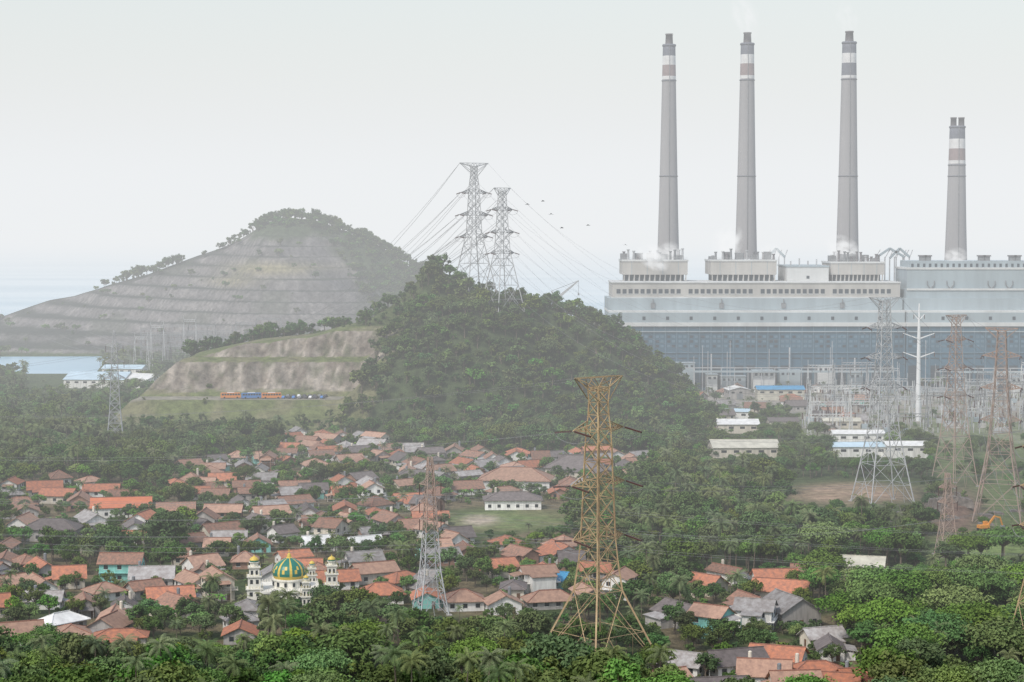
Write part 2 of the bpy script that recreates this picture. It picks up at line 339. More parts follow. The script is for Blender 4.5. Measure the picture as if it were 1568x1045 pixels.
ng.links.new(ip.outputs[0],go.inputs[0])
def scatter(name,items):
    me=bpy.data.meshes.new(name); me.from_pydata([(a[0],a[1],a[2]) for a in items],[],[])
    k=me.attributes.new("kind",'INT','POINT'); k.data.foreach_set("value",[int(a[3]) for a in items])
    r=me.attributes.new("rot",'FLOAT_VECTOR','POINT'); r.data.foreach_set("vector",np.array([(random.gauss(0,.06),random.gauss(0,.06),random.uniform(0,6.283)) for a in items],dtype=np.float32).ravel())
    sc=me.attributes.new("scl",'FLOAT_VECTOR','POINT'); sc.data.foreach_set("vector",np.array([(a[4]*random.uniform(.88,1.15),a[4]*random.uniform(.88,1.15),a[4]*random.uniform(.85,1.1)) for a in items],dtype=np.float32).ravel())
    ob=bpy.data.objects.new(name,me); scene.collection.objects.link(ob); md=ob.modifiers.new("scatter",'NODES'); md.node_group=ng; return ob
# ------------------------------------------------------------ houses
random.seed(21)
occ=[]
def roof_gable(b,w,l,h,rise,oh,k,th=.18):
    W=w/2+oh; Lh=l/2+oh; ze=h-oh*rise/(w/2)
    for sg in (-1,1):
        vs=[(sg*W,-Lh,ze),(sg*W,Lh,ze),(0,Lh,h+rise),(0,-Lh,h+rise)]
        vs2=[(x,y,z+th) for x,y,z in vs]
        b.add(vs+vs2,[(0,1,2,3),(4,5,6,7),(0,1,5,4),(0,3,7,4),(1,2,6,5)],k)
    b.beam((0,-Lh-.02,h+rise+th+.03),(0,Lh+.02,h+rise+th+.03),.32,'ridge' if k in('r1','r2','r3','r6') else k)
def roof_hip(b,w,l,h,rise,oh,k):
    W=w/2+oh; Lh=l/2+oh; ze=h-oh*rise/(w/2)*.9; rl=max(.3,(l-w)/2); t=.2
    e=[(-W,-Lh,ze),(W,-Lh,ze),(W,Lh,ze),(-W,Lh,ze)]; e2=[(x,y,z+t) for x,y,z in e]; r=[(0,-rl,h+rise),(0,rl,h+rise)]
    b.add(e+e2+r,[(0,1,5,4),(1,2,6,5),(2,3,7,6),(3,0,4,7),(4,5,8),(5,6,9,8),(6,7,9),(7,4,8,9),(3,2,1,0)],k)
    rk='ridge' if k in('r1','r2','r3','r6') else k
    b.beam((0,-rl,h+rise+.05),(0,rl,h+rise+.05),.35,rk)
    for i,j in ((0,0),(1,0),(2,1),(3,1)): b.beam(e2[i],r[j],.28,rk)
def openings(b,w,l,h,wz=1.0,fl=0.0):
    for sg in (-1,1):
        n=max(1,int(l/3.4))
        for i in range(n):
            y=-l/2+(i+.5)*l/n; b.box(sg*w/2-.04,y-.65,fl+wz,sg*w/2+.04,y+.65,fl+wz+1.25,'win')
            b.box(sg*w/2-.07,y-.8,fl+wz-.12,sg*w/2+.07,y+.8,fl+wz-.003,'wallw')
        n=max(1,int(w/3.2))
        for i in range(n):
            x=-w/2+(i+.5)*w/n
            if i==n//2 and fl==0: b.box(x-.5,sg*l/2-.05,.05,x+.5,sg*l/2+.05,2.15,'door')
            else: b.box(x-.6,sg*l/2-.04,fl+wz,x+.6,sg*l/2+.04,fl+wz+1.25,'win')
def house(x,y,w,l,rz,roof,wall,style='gable',h=None,rise=None,name="village_house"):
    b=MB(); z=h1(x,y); rise=rise or w*random.uniform(.22,.32); h=h or random.uniform(2.7,3.6)
    if style=='two': h=6.2
    b.box(-w/2,-l/2,-1.5,w/2,l/2,h,wall)
    openings(b,w,l,h)
    if style=='two':
        openings(b,w,l,h,fl=3.2); b.box(-w/2-.9,-l/2-.9,3.0,w/2+.9,l/2+.02,3.15,wall)
        for i in range(5): b.box(-w/2-.8+i*(w+1.5)/4,-l/2-.85,3.15,-w/2-.72+i*(w+1.5)/4,-l/2-.77,4.0,'wallw')
        b.box(-w/2-.85,-l/2-.86,4.0,w/2+.85,-l/2-.76,4.08,'wallw')
    if style=='hip' : roof_hip(b,w,l,h,rise,.8,roof)
    else:
        b.add([(-w/2,-l/2,h),(w/2,-l/2,h),(0,-l/2,h+rise)],[(0,1,2)],wall); b.add([(-w/2,l/2,h),(w/2,l/2,h),(0,l/2,h+rise)],[(0,1,2)],wall)
        roof_gable(b,w,l,h,rise,.7,roof)
    if style in('gable','two') and random.random()<.65:
        pw=w*random.uniform(.5,.9); sg=random.choice((-1,1)); py=sg*l/2; d=random.uniform(2.2,3.5); rk=random.choice((roof,'r4','r3'))
        a=[(-pw/2,py,h-.35),(pw/2,py,h-.35),(pw/2,py+sg*d,h-1.0),(-pw/2,py+sg*d,h-1.0)]
        b.add(a+[(p[0],p[1],p[2]+.12) for p in a],[(0,1,2,3),(4,5,6,7),(2,3,7,6),(0,3,7,4),(1,2,6,5)],rk)
        for sx in (-1,1): b.box(sx*pw/2-.1-sx*.15,py+sg*(d-.25)-.1,-1,sx*pw/2+.1-sx*.15,py+sg*(d-.25)+.1,h-1.0,wall)
    if random.random()<.4:
        ww=w*.45; wl=l*random.uniform(.45,.8); sx=random.choice((-1,1))
        b.box(sx*w/2 if sx>0 else -w/2-ww,-wl/2,-1.5,w/2+ww if sx>0 else -w/2,wl/2,h-.9,wall)
        x0=sx*w/2; x1=sx*(w/2+ww+.6); a=[(x0,-wl/2-.4,h-.25),(x0,wl/2+.4,h-.25),(x1,wl/2+.4,h-.85),(x1,-wl/2-.4,h-.85)]
        b.add(a+[(p[0],p[1],p[2]+.14) for p in a],[(0,1,2,3),(4,5,6,7),(2,3,7,6),(0,3,7,4),(1,2,6,5)],random.choice((roof,'r4')))
    if random.random()<.3: b.lathe([(.5,h+.2),(.5,h+rise+1.3),(.3,h+rise+1.5)],w*.25,l*.3,10,'steeld' if random.random()<.5 else 'wallc')
    occ.append((x,y,max(w,l)*.58)); b.build(name,(x,y,z),rz)
def HP(px,py,*a,**k):
    x,y=G(px,py); house(x,y,*a,**k)
R=math.radians
HP(182,790,12,22,R(100),'r6','wallw','gable',h=4.2); HP(86,770,9,13,R(80),'r1','wallc'); HP(152,760,9,14,R(95),'r1','wallw'); HP(75,826,11,19,R(88),'r5','wallg','hip',h=4.5)
HP(565,762,8,9.5,R(20),'r4','wallw','two'); HP(790,748,17,30,R(84),'r3','wallw','hip',h=4.5,rise=4.5); HP(880,728,17,24,R(80),'r5','wallc','hip',h=4.5,rise=4.5)
HP(785,778,11,22,R(92),'r5','wallw','hip',h=4); HP(570,690,9,13,R(70),'r4','wallw'); HP(852,898,7,8,R(60),'rb','wallt'); HP(482,720,11,13,R(20),'r3','wallw','hip')
HP(1092,975,8,9.5,R(55),'r3','wallt','two'); HP(1160,965,9,10,R(75),'r4','wallw','two'); HP(1212,955,12,15,R(20),'r4','wallg','gable',h=4.5); HP(1200,920,10,16,R(70),'r1','wallc'); HP(1244,890,8,11,R(80),'r2','wallw')
HP(1326,880,9,13,R(75),'rc','wallw'); HP(1130,1030,9,14,R(110),'r5','wallw'); HP(1195,1022,10,13,R(70),'r1','wallw'); HP(1255,1045,9,14,R(95),'r1','wallc','hip'); HP(1330,1056,9,12,R(100),'r1','wallw'); HP(1175,1050,9,12,R(80),'r3','wallw'); HP(1050,1030,8,11,R(60),'r4','wallw')
HP(1510,1062,9,16,R(88),'r4','wallw'); HP(62,930,7,10,R(92),'r4','wallw'); HP(400,745,8,12,R(85),'r4','wallw'); HP(905,1035,6,7,R(50),'rw','wallw'); HP(1285,1062,8,11,R(75),'r1','wallw'); HP(1222,1066,8,11,R(95),'r3','wallc')
mosx,mosy=G(440,925)
occ.append((mosx,mosy,17))
V1=[(250,735),(300,715),(420,700),(430,675),(470,668),(600,680),(700,695),(900,700),(985,705),(985,730),(880,770),(690,775),(650,795),(700,830),(880,850),(960,900),(960,930),(820,950),(700,935),(590,925),(480,920),(350,910),(400,975),(380,995),(170,995),(-60,980),(-60,870),(120,860),(260,880),(290,820),(250,790)]
V2=[(-20,755),(60,740),(240,755),(240,840),(-20,850)]
V3=[(1060,890),(1250,880),(1260,980),(1320,1070),(1010,1070),(1030,980)]
V4=[(1050,600),(1330,600),(1330,665),(1100,665)]
n=0
def occd(x,y,r):
    for a,b_,c in occ:
        if (a-x)**2+(b_-y)**2<(c+r)**2: return True
    return False
def gap(x,y): return float(vnoise(np.array([x+31]),np.array([y]),26)[0])<.35
roofs=['r1']*6+['r2']*7+['r3']*6+['r4']*5+['r5']*3+['rw']
for V,cnt,sp in ((V1,3000,5.4),(V2,160,8),(V3,160,7),(V4,60,11)):
    pxs=[p[0] for p in V]; pys=[p[1] for p in V]; d0=dist(max(pys)); d1=dist(min(pys))
    for t in range(cnt):
        y=random.uniform(d0,d1); px=random.uniform(min(pxs),max(pxs)); py=float(PY(y)); x=X(px,y)
        if not inpoly(px,py,V): continue
        if 675<px<885 and 765<py<826: continue
        if gap(x,y): continue
        if px<250 and py<860 and random.random()<.4: continue
        if occd(x,y,sp+random.uniform(-1,3.4)): continue
        w=random.uniform(5.8,9.5); l=random.uniform(7.5,14)
        rz=R(18)+random.gauss(0,.3)+(math.pi/2 if random.random()<.5 else 0)
        st=random.choices(['gable','hip','two'],[.72,.2,.05])[0]
        house(x,y,w,l,rz,random.choice(roofs),random.choice(['wallw','wallw','wallw','wallc','wallc','wallg','wallg','brick','wallt'] if random.random()<.35 else ['wallw','wallw','wallc','wallg','brick']),st); n+=1
print("houses",n)
clears=[]
def shed(px,py,w,l,h,rz,roof,wall,name="warehouse",cl=55):
    x,y=G(px,py); b=MB(); rise=w*.12
    b.box(-w/2,-l/2,-1,w/2,l/2,h,wall); 
    for sg in (-1,1):
        b.add([(-w/2,sg*l/2,h),(w/2,sg*l/2,h),(0,sg*l/2,h+rise)],[(0,1,2)],wall)
        for i in range(int(w/5)):
            xx=-w/2+2.5+i*5; b.box(xx-1,sg*l/2-.05,h-2.2,xx+1,sg*l/2+.05,h-1,'win')
        for i in range(int(l/6)):
            yy=-l/2+3+i*6; b.box(sg*w/2-.05,yy-1.3,h-2.4,sg*w/2+.05,yy+1.3,h-1.2,'win')
    b.box(-2,-l/2-.06,0,2,-l/2+.02,min(4,h-2.4),'steeld')
    roof_gable(b,w,l,h,rise,.6,roof); occ.append((x,y,max(w,l)*.55)); clears.append((x,y,l*.55,cl)); b.build(name,(x,y,h1(x,y)),rz)
shed(1140,697,22,32,5,R(92),'rc','wallc'); shed(1130,662,16,22,5,R(90),'rw','wallc'); shed(1345,698,12,44,5,R(90),'rpb','wallw'); shed(1315,678,11,26,5,R(90),'rw','wallw'); shed(1390,700,12,20,6,R(90),'rw','wallw'); shed(1195,612,14,30,7,R(90),'rb','rc'); shed(1290,655,10,20,4,R(88),'rc','wallc'); shed(1200,655,12,16,4,R(90),'r5','wallc')
shed(1130,610,14,18,6,R(5),'rw','wallg'); shed(1048,562,16,20,8,R(90),'rc','wallc'); shed(1185,568,16,22,8,R(90),'rw','wallc')
shed(1247,566,20,30,12,R(90),'rw','wallc'); shed(1110,578,14,22,7,R(90),'r4','wallw'); shed(1130,640,9,14,4,R(80),'rpb','wallw')
shed(205,592,26,40,6,R(62),'rw','wallw'); shed(152,592,34,42,6,R(86),'rpb','wallw'); shed(190,576,18,30,6,R(85),'rpb','wallw')
# half demolished concrete blocks beside the clearing
b=MB(); random.seed(17)
for i in range(26):
    x=random.gauss(0,11); y=random.gauss(0,12); z=h1(MX+x,MY+y); w=random.uniform(1,4); hh=random.uniform(.6,3.5)
    b.add([(x-w,y-w*.6,z-1),(x+w,y-w*.7,z-1),(x+w*.9,y+w*.6,z-1),(x-w*.8,y+w*.5,z-1),(x-w*.7,y-w*.5,z+hh),(x+w*.8,y-w*.4,z+hh*.6),(x+w*.6,y+w*.5,z+hh*.8),(x-w*.6,y+w*.4,z+hh)],[(4,5,6,7),(0,1,5,4),(1,2,6,5),(2,3,7,6),(3,0,4,7)],'rubble')
    if i%3==0: b.beam((x,y,z),(x+random.uniform(-2,2),y,z+hh+2.5),.25,'rubble')
b.build("rubble_heap",(MX,MY,0))
# ------------------------------------------------------------ power plant
M['concrete']=mat("stack_concrete",(.31,.305,.315),.9,.18,.05,streak=True)
M['stackdk']=mat("stack_dark_band",(.15,.16,.19),.8,.2,.1)
M['stackw']=mat("stack_white_band",(.60,.60,.60),.8,.15,.2)
M['stackr']=mat("stack_faded_red_band",(.27,.215,.215),.8,.2,.2)
M['flue']=mat("flue_tip",(.16,.15,.16),.7,.2,.5)
M['pcream']=mat("plant_cream_cladding",(.42,.405,.38),.8,.25,.06,streak=True)
M['pwhite']=mat("plant_white_cladding",(.54,.55,.545),.8,.2,.08,streak=True)
M['pgrey']=mat("plant_blue_grey_cladding",(.31,.37,.40),.8,.2,.06,streak=True)
M['pblue']=mat("plant_blue_cladding",(.045,.11,.165),.7,.35,.08,streak=True)
M['pblue2']=mat("plant_light_blue_louvre",(.09,.17,.23),.7,.3,.2)
M['pdark']=mat("plant_opening",(.035,.05,.065),.8)
plant=bpy.data.objects.new("power_station",None); scene.collection.objects.link(plant)
def hall(xa,xb,yf):
    b=MB(); z=lambda p,d=yf:Z(p,d)
    b.box(xa,yf,-1,xb,yf+60,z(500),'pblue')
    b.box(xa-.6,yf-1.2,z(500)+.002,xb+.6,yf+60,z(494),'pwhite')
    b.box(xa,yf-.4,z(494)+.002,xb,yf+60,z(479),'pgrey')
    b.box(xa-.3,yf+.6,z(479)+.002,xb+.3,yf+60,z(476),'pwhite')
    b.box(xa,yf+8,z(476)+.002,xb,yf+60,z(457,yf+8),'pgrey')
    W=xb-xa; n=int(W/7.5)
    for i in range(n+1):
        x=xa+i*W/n; b.box(x-.3,yf-.5,-1,x+.3,yf-.002,z(500)-.01,'pblue2')
        if i<n:
            cx=x+W/n/2
            for r in range(3):
                zz=z(514)-r*3.2
                for c in (-1.6,1.6): b.box(cx+c-1.1,yf-.15,zz-1.7,cx+c+1.1,yf-.003,zz,random.choice(['pblue2','pblue2','pdark']))
            if i%3!=1: b.box(cx-2.8,yf-.12,2,cx+2.8,yf-.004,z(560),'pdark')
            b.box(cx-2.9,yf-.2,z(548)-.8,cx+2.9,yf-.004,z(548),'pdark')
    b.box(xa,yf-.8,z(508)-.35,xb,yf-.51,z(508)+.35,'pgrey'); b.box(xa,yf-.8,z(540)-.35,xb,yf-.51,z(540)+.35,'pblue2')
    for i in range(int(W/16)):
        x=xa+8+i*16; b.box(x-1,yf-.65,z(490),x+1,yf-.403,z(485),'pdark')
    x=xa+40
    while x<xb-20:
        w=random.uniform(7,22); hh=random.uniform(5,20); d=random.uniform(5,12); k=random.choice(['pwhite','pcream','pgrey','pgrey','pblue','pblue'])
        b.box(x,yf-d-1.5,-1,x+w,yf-1.3,hh,k); b.box(x-.4,yf-d-1.9,hh+.002,x+w+.4,yf-1.31,hh+.6,'pgrey')
        for q in range(int(w/3.5)): b.box(x+1+q*3.5,yf-d-1.56,hh-2.8,x+2.8+q*3.5,yf-d-1.49,hh-1.2,'pdark')
        if random.random()<.4: b.beam((x+w/2,yf-4,hh),(x+w/2,yf-4,hh+random.uniform(8,18)),.9,'steel')
        x+=w+random.uniform(1,14)
    b.beam((xa+30,yf-16,14),(xb-10,yf-16,14),1.3,'pgrey'); b.beam((xa+30,yf-16,16.5),(xb-10,yf-16,16.5),.6,'steel')
    for i in range(int((W-40)/9)): xx=xa+30+i*9; b.beam((xx,yf-16,-1),(xx,yf-16,16.5),.5,'steel')
    return b
random.seed(3)
xa=X(932,1350); xb=X(1386,1350)
b=hall(xa,xb,1350)
y4=1362; b.box(xa+3,y4,Z(457,y4),xb-1,1410,Z(434,y4),'pcream'); b.box(xa+2.5,y4-.6,Z(434,y4)+.002,xb-.6,1410,Z(432,y4),'pwhite'); b.box(xa+2.5,y4-.7,Z(457,y4)-.5,xb-.6,y4-.002,Z(455,y4),'pwhite')
nw=46
for i in range(nw):
    if i%12==11: continue
    x=xa+6+i*(xb-xa-12)/nw; b.box(x,y4-.1,Z(450,y4),x+2.7,y4+.05,Z(443,y4),'pdark')
    b.box(x-.2,y4-.25,Z(450,y4)-.5,x+2.9,y4-.002,Z(450,y4)-.003,'pwhite')
for px in (1000,1105,1200,1290):
    x=X(px,1358); b.box(x-1.5,1357.2,Z(472,1358),x+1.5,1357.99,Z(464,1358),'steeld'); b.beam((x,1357,Z(464,1358)),(x,1357,Z(458,1358)),.6,'steeld')
b.build("turbine_hall_west",parent=plant)
b=hall(X(1390,1345),X(1700,1345),1345)
xa2,xb2=X(1390,1352),X(1700,1352)
b.box(xa2,1356,Z(457,1353),xb2,1400,Z(443,1356),'pgrey'); b.box(xa2+1,1360,Z(443,1356)+.002,xb2,1400,Z(413,1360),'pgrey'); b.box(xa2+.5,1359.5,Z(413,1360)+.002,xb2,1400,Z(410,1360),'pwhite'); b.box(xa2+4,1364,Z(410,1360)+.002,xb2,1400,Z(400,1364),'pgrey')
b.box(xa2,1355.3,Z(445,1355),xb2,1355.99,Z(442,1355),'pwhite')
for px in (1425,1455,1518,1545,1600):
    x=X(px,1360)
    for sg in (-1,1): b.beam((x+sg*2.4,1359.3,Z(436,1360)),(x,1359.3,Z(443,1360)),.5,'steeld'); b.beam((x+sg*2.4,1359.3,Z(436,1360)),(x+sg*2.4,1359.3,Z(430,1360)),.5,'steeld')
for px in range(1395,1690,9):
    x=X(px,1364); b.box(x,1363.8,Z(409,1364),x+1.6,1363.99,Z(404,1364),'pdark')
for px in (1412,1420,1502,1510,1549,1557): 
    x=X(px,1375); b.box(x-2,1373,Z(401,1375),x+2,1377,Z(393,1375),'steeld'); b.box(x-2.6,1372.4,Z(393,1375)+.002,x+2.6,1377.6,Z(391,1375),'flue')
b.build("turbine_hall_east",parent=plant)
def boiler(pa,pb,top,yf,clean=False):
    b=MB(); xa,xb=X(pa,yf),X(pb,yf); zb=58; zt=Z(top,yf); zm=Z(421,yf)
    if clean:
        b.box(xa,yf-8,zb,xb,yf+40,zt,'pwhite'); b.box(xa-.4,yf-8.4,zt+.002,xb+.4,yf+40,zt+1,'pgrey')
        b.box((xa+xb)/2-1,yf-8.1,zt-8,(xa+xb)/2+1,yf-8.003,zt-6,'pdark'); 
        for i in range(4): b.beam((xa+4+i*6,yf+4,zt),(xa+4+i*6,yf+4,zt+random.uniform(3,8)),.9,'steel')
    else:
        b.box(xa+2.5,yf+2,zb,xb-2.5,yf+40,zm,'pdark')
        for i in range(13):
            x=xa+1.2+i*(xb-xa-2.4)/12; b.beam((x,yf+.6,zb),(x,yf+.6,zm),.7,'pcream')
            if i<12: b.beam((x,yf+.5,zb),(x+(xb-xa-2.4)/12,yf+.5,zm),.35,'steel')
        for zz in (zb+5,zb+9,zb+13): b.beam((xa,yf+.2,zz),(xb,yf+.2,zz),.4,'pcream')
        b.box(xa,yf,zm+.002,xb,yf+40,zt-1.2,'pcream'); b.box(xa-.5,yf-.5,zt-1.2+.002,xb+.5,yf+40,zt,'pwhite')
        for i in range(4): x=xa+(i+.6)*(xb-xa)/4.2; b.box(x-.15,yf-.2,zm,x+.15,yf-.004,zt-1.25,'pgrey')
        for i in range(14):
            x=xa+2+i*(xb-xa-4)/13+random.uniform(-1,1); hh=random.uniform(1.5,7)
            b.lathe([(.9,zt),(.7,zt+hh),(1.1,zt+hh),(1.1,zt+hh+.8)],x,yf+8+random.uniform(-4,8),8,random.choice(['steeld','flue','steel']))
            if i%3==0: b.box(x-2.5,yf+10,zt,x+2.5,yf+16,zt+random.uniform(2,5.5),'steeld')
        b.beam((xa,yf+.3,zt+1.2),(xb,yf+.3,zt+1.2),.15,'steel')
    b.build("boiler_house",parent=plant)
boiler(953,1053,398,1385); boiler(1088,1189,398,1385); boiler(1203,1266,409,1385,True); boiler(1272,1354,401,1385)
b=MB()
for px,w in ((1175,26),(1340,44),(1362,30)):
    x=X(px,1420); z=Z(400,1420); w2=w*1420/F
    b.beam((x,1420,z+2),(x+w2*.5,1420,z+9),1.6,'pgrey'); b.beam((x+w2*.5,1420,z+9),(x+w2,1420,z+3),1.6,'pgrey')
    for k in range(4): xx=x+w2*k/3; b.beam((xx,1420,z-18),(xx,1420,z+3),.8,'steel'); b.beam((xx,1420,z+2),(xx+w2/6,1420,z+8),.5,'steel')
b.build("coal_conveyor_gantry",parent=plant)
def stack(px,d,top,wt,wb,bands,tips):
    b=MB(); sc=d/F; zt=Z(top,d); x=X(px,d); zsh=Z(top+(17 if tips==1 else 14),d); rt=wt*sc/2; rb=wb*sc/2; zb0=Z(395,d)
    def rad(z): 
        t=(z-zb0)/(zsh-zb0); return rb+(rt-rb)*(t if t<0 else t**.82)
    cur=zsh; 
    for p,k in bands:
        z1=Z(p,d); b.lathe([(rad(z1),z1),(rad((z1+cur)/2),(z1+cur)/2),(rad(cur),cur)],0,0,40,k,cap=(cur==zsh)); cur=z1
    zs=np.linspace(-1,cur,14); b.lathe([(rad(z),z) for z in zs],0,0,40,'concrete',cap=False)
    b.lathe([(rad(zsh)+.3,zsh-1.2),(rad(zsh)+.5,zsh-.9),(rad(zsh)+.5,zsh-.1),(rad(zsh)+.1,zsh+.4)],0,0,32,'stackdk')
    for z in (Z(270,d),Z(bands[-1][0]+2,d)): b.lathe([(rad(z)+.02,z-.4),(rad(z)+.5,z-.2),(rad(z)+.5,z+.2),(rad(z)+.02,z+.3)],0,0,32,'stackdk',cap=False)
    if tips==1: b.lathe([(rt*.62,zsh),(rt*.55,zt-1),(rt*.62,zt-1),(rt*.62,zt),(rt*.45,zt)],0,0,24,'flue')
    else:
        for s in (-1,1): b.lathe([(rt*.40,zsh-.5),(rt*.38,zt-1),(rt*.42,zt-1),(rt*.42,zt),(rt*.3,zt)],s*rt*.52,0,20,'flue')
    b.beam((0,-rad(40)-.3,40),(0,-rad(zsh)-.3,zsh),.3,'steeld')
    ob=b.build("smokestack",(x,d,0)); 
    for p in ob.data.polygons: p.use_smooth=abs(p.normal.z)<.5
stack(1023,1480,52,19,34,[(86,'stackdk'),(100,'stackw'),(117,'stackr'),(122,'stackw')],1)
stack(1142,1480,50,20,34,[(84,'stackdk'),(98,'stackw'),(116,'stackr'),(121,'stackw')],1)
stack(1297,1480,48,21,35,[(82,'stackdk'),(97,'stackw'),(116,'stackdk'),(120,'stackw')],1)
stack(1463,1500,180,23,34,[(213,'stackdk'),(228,'stackw'),(246,'stackr'),(251,'stackw')],2)
def steam(px,py,d,rx,rz_,dens,seed,lean=0.0):
    m=bpy.data.materials.new("steam"); m.use_nodes=True; N=m.node_tree.nodes; L=m.node_tree.links
    for nn in list(N): N.remove(nn)
    o=N.new("ShaderNodeOutputMaterial"); ab=N.new("ShaderNodeVolumeAbsorption"); em=N.new("ShaderNodeEmission"); ad=N.new("ShaderNodeAddShader")
    tc=N.new("ShaderNodeTexCoord"); ln=N.new("ShaderNodeVectorMath"); ln.operation='LENGTH'; L.new(tc.outputs["Object"],ln.inputs[0])
    fo=N.new("ShaderNodeMapRange"); fo.inputs[1].default_value=1; fo.inputs[2].default_value=.2; L.new(ln.outputs["Value"],fo.inputs[0])
    no=N.new("ShaderNodeTexNoise"); no.inputs["Scale"].default_value=2.2; no.inputs["Detail"].default_value=3; mp=N.new("ShaderNodeMapping"); mp.inputs["Location"].default_value=(seed,0,0); L.new(tc.outputs["Object"],mp.inputs[0]); L.new(mp.outputs[0],no.inputs["Vector"])
    nr=N.new("ShaderNodeMapRange"); nr.inputs[1].default_value=.42; nr.inputs[2].default_value=.66; L.new(no.outputs[0],nr.inputs[0])
    mu=N.new("ShaderNodeMath"); mu.operation='MULTIPLY'; L.new(fo.outputs[0],mu.inputs[0]); L.new(nr.outputs[0],mu.inputs[1])
    m2=N.new("ShaderNodeMath"); m2.operation='MULTIPLY'; m2.inputs[1].default_value=dens; L.new(mu.outputs[0],m2.inputs[0])
    ab.inputs["Color"].default_value=(0,0,0,1); L.new(m2.outputs[0],ab.inputs["Density"]); em.inputs["Color"].default_value=(.92,.93,.94,1); L.new(m2.outputs[0],em.inputs["Strength"])  # steam glows by itself; emission replaces the daylight it would scatter
    L.new(ab.outputs[0],ad.inputs[0]); L.new(em.outputs[0],ad.inputs[1]); L.new(ad.outputs[0],o.inputs["Volume"]); M['st']=m
    b=MB(); b.lathe([(math.sin(t)*1.0+.001,-math.cos(t)) for t in np.linspace(.01,math.pi-.01,12)],0,0,16,'st')
    ob=b.build("steam_plume",(X(px,d),d,Z(py,d))); ob.scale=(rx,rx,rz_); ob.rotation_euler=(0,lean,0)
steam(1113,372,1450,12,16,.28,1,.4); steam(1000,394,1380,14,9,.28,4,.6); steam(1290,382,1400,14,10,.28,7,.5); steam(1138,25,1480,11,20,.14,9,-.3); steam(1026,388,1400,11,9,.22,12,.5); steam(1463,393,1375,10,7,.22,15); steam(1180,388,1400,10,8,.2,19,.3); steam(1293,28,1480,9,16,.10,23,-.3)
# ------------------------------------------------------------ lattice towers
def tower(name,x,y,levels,arms,rz,k,tl,tb,kt=None,ins='hang',top=None,karm=None,il=4.2):
    b=MB(); Ht=levels[-1][0]
    def hw(z): return float(np.interp(z,[l[0] for l in levels],[l[1] for l in levels]))
    def kk(z): return kt if (kt and z>Ht*.5) else k
    z=0; zs=[0]
    while z<Ht-.5:
        z=min(Ht,z+max(2.6,hw(z)*1.7)); zs.append(z)
    sg=((-1,-1),(1,-1),(1,1),(-1,1))
    for i in range(len(zs)-1):
        z0,z1=zs[i],zs[i+1]; a,c=hw(z0),hw(z1)
        for q in range(4):
            p,r=sg[q],sg[(q+1)%4]
            A=(p[0]*a,p[1]*a,z0);B=(r[0]*a,r[1]*a,z0);Cc=(p[0]*c,p[1]*c,z1);D=(r[0]*c,r[1]*c,z1)
            b.beam(A,Cc,tl*(1.15 if z0<Ht*.3 else .9),kk(z0)); b.beam(A,D,tb,kk(z0)); b.beam(B,Cc,tb,kk(z0))
            b.beam(Cc,D,tb,kk(z0))
            if a>3:
                m0=[(A[j]+D[j])/2 for j in range(3)]; b.beam([(A[j]+B[j])/2 for j in range(3)],m0,tb*.8,kk(z0))
                b.beam([A[j]*.5+Cc[j]*.5 for j in range(3)],m0,tb*.8,kk(z0)); b.beam([B[j]*.5+D[j]*.5 for j in range(3)],m0,tb*.8,kk(z0))
    for sx,sy in sg: b.box(sx*hw(0)-.7,sy*hw(0)-.7,-3,sx*hw(0)+.7,sy*hw(0)+.7,.4,'wallg')
    tips=[]
    for (za,La,ha) in arms:
        a=hw(za); c=hw(za+ha); ka=karm or kk(za)
        for s in (-1,1):
            tip=Vector((s*La,0,za+(ha*.25)))
            for t in (-1,1):
                b.beam((s*a,t*a,za),tip,tb*1.3,ka); b.beam((s*c,t*c,za+ha),tip,tb*1.3,ka)
                for f0,f1 in ((0,.3),(.3,.55),(.55,.8)):
                    lo0=Vector((s*a,t*a,za)).lerp(tip,f0); lo1=Vector((s*a,t*a,za)).lerp(tip,f1); up1=Vector((s*c,t*c,za+ha)).lerp(tip,f1)
                    b.beam(lo0,up1,tb,ka); b.beam(up1,lo1,tb,ka)
            for f in (.3,.55): b.beam(Vector((s*a,-a,za)).lerp(tip,f),Vector((s*a,a,za)).lerp(tip,f),tb,ka)
            if ins=='hang': e=tip+Vector((0,0,-3.2)); b.beam(tip,e,tl*.8,'ins'); tips.append(e)
            elif ins=='tension':
                for t in (-1,1): b.beam(tip+Vector((0,t*.6,-.1)),tip+Vector((0,t*il,-.9)),max(.36,tl*1.1),'ins')
                pts=[tip+Vector((0,il*math.cos(u),-.9-2.2*math.sin(u))) for u in np.linspace(0,math.pi,9)]
                for u in range(8): b.beam(pts[u],pts[u+1],.1,'wire')
                tips.append(tip)
    if top:
        zt,Lt,ht=top
        a=hw(Ht)
        for s in (-1,1):
            for t in (-1,1):
                b.beam((s*a,t*a,Ht-.0),(s*Lt,t*.5,zt),tb*1.3,kk(zt)); b.beam((s*a,t*a,Ht-ht),(s*Lt,t*.5,zt),tb*1.3,kk(zt)); b.beam((0,t*a*.6,zt),(s*Lt,t*.5,zt),tb*1.3,kk(zt)); b.beam((s*a,t*a,Ht),(s*Lt*.5,t*.7,zt),tb,kk(zt)); b.beam((0,t*a,zt),(s*a,t*a,Ht),tb,kk(zt))
            tips.append(Vector((s*Lt,0,zt)))
    z=h1(x,y); b.build(name,(x,y,z),rz)
    R_=Matrix.Rotation(rz,4,'Z'); return [Vector((x,y,z))+R_@Vector(t) for t in tips]
x0,y0=G(917,1028); occ.append((x0,y0,9)); clears.append((x0,y0,13,16))
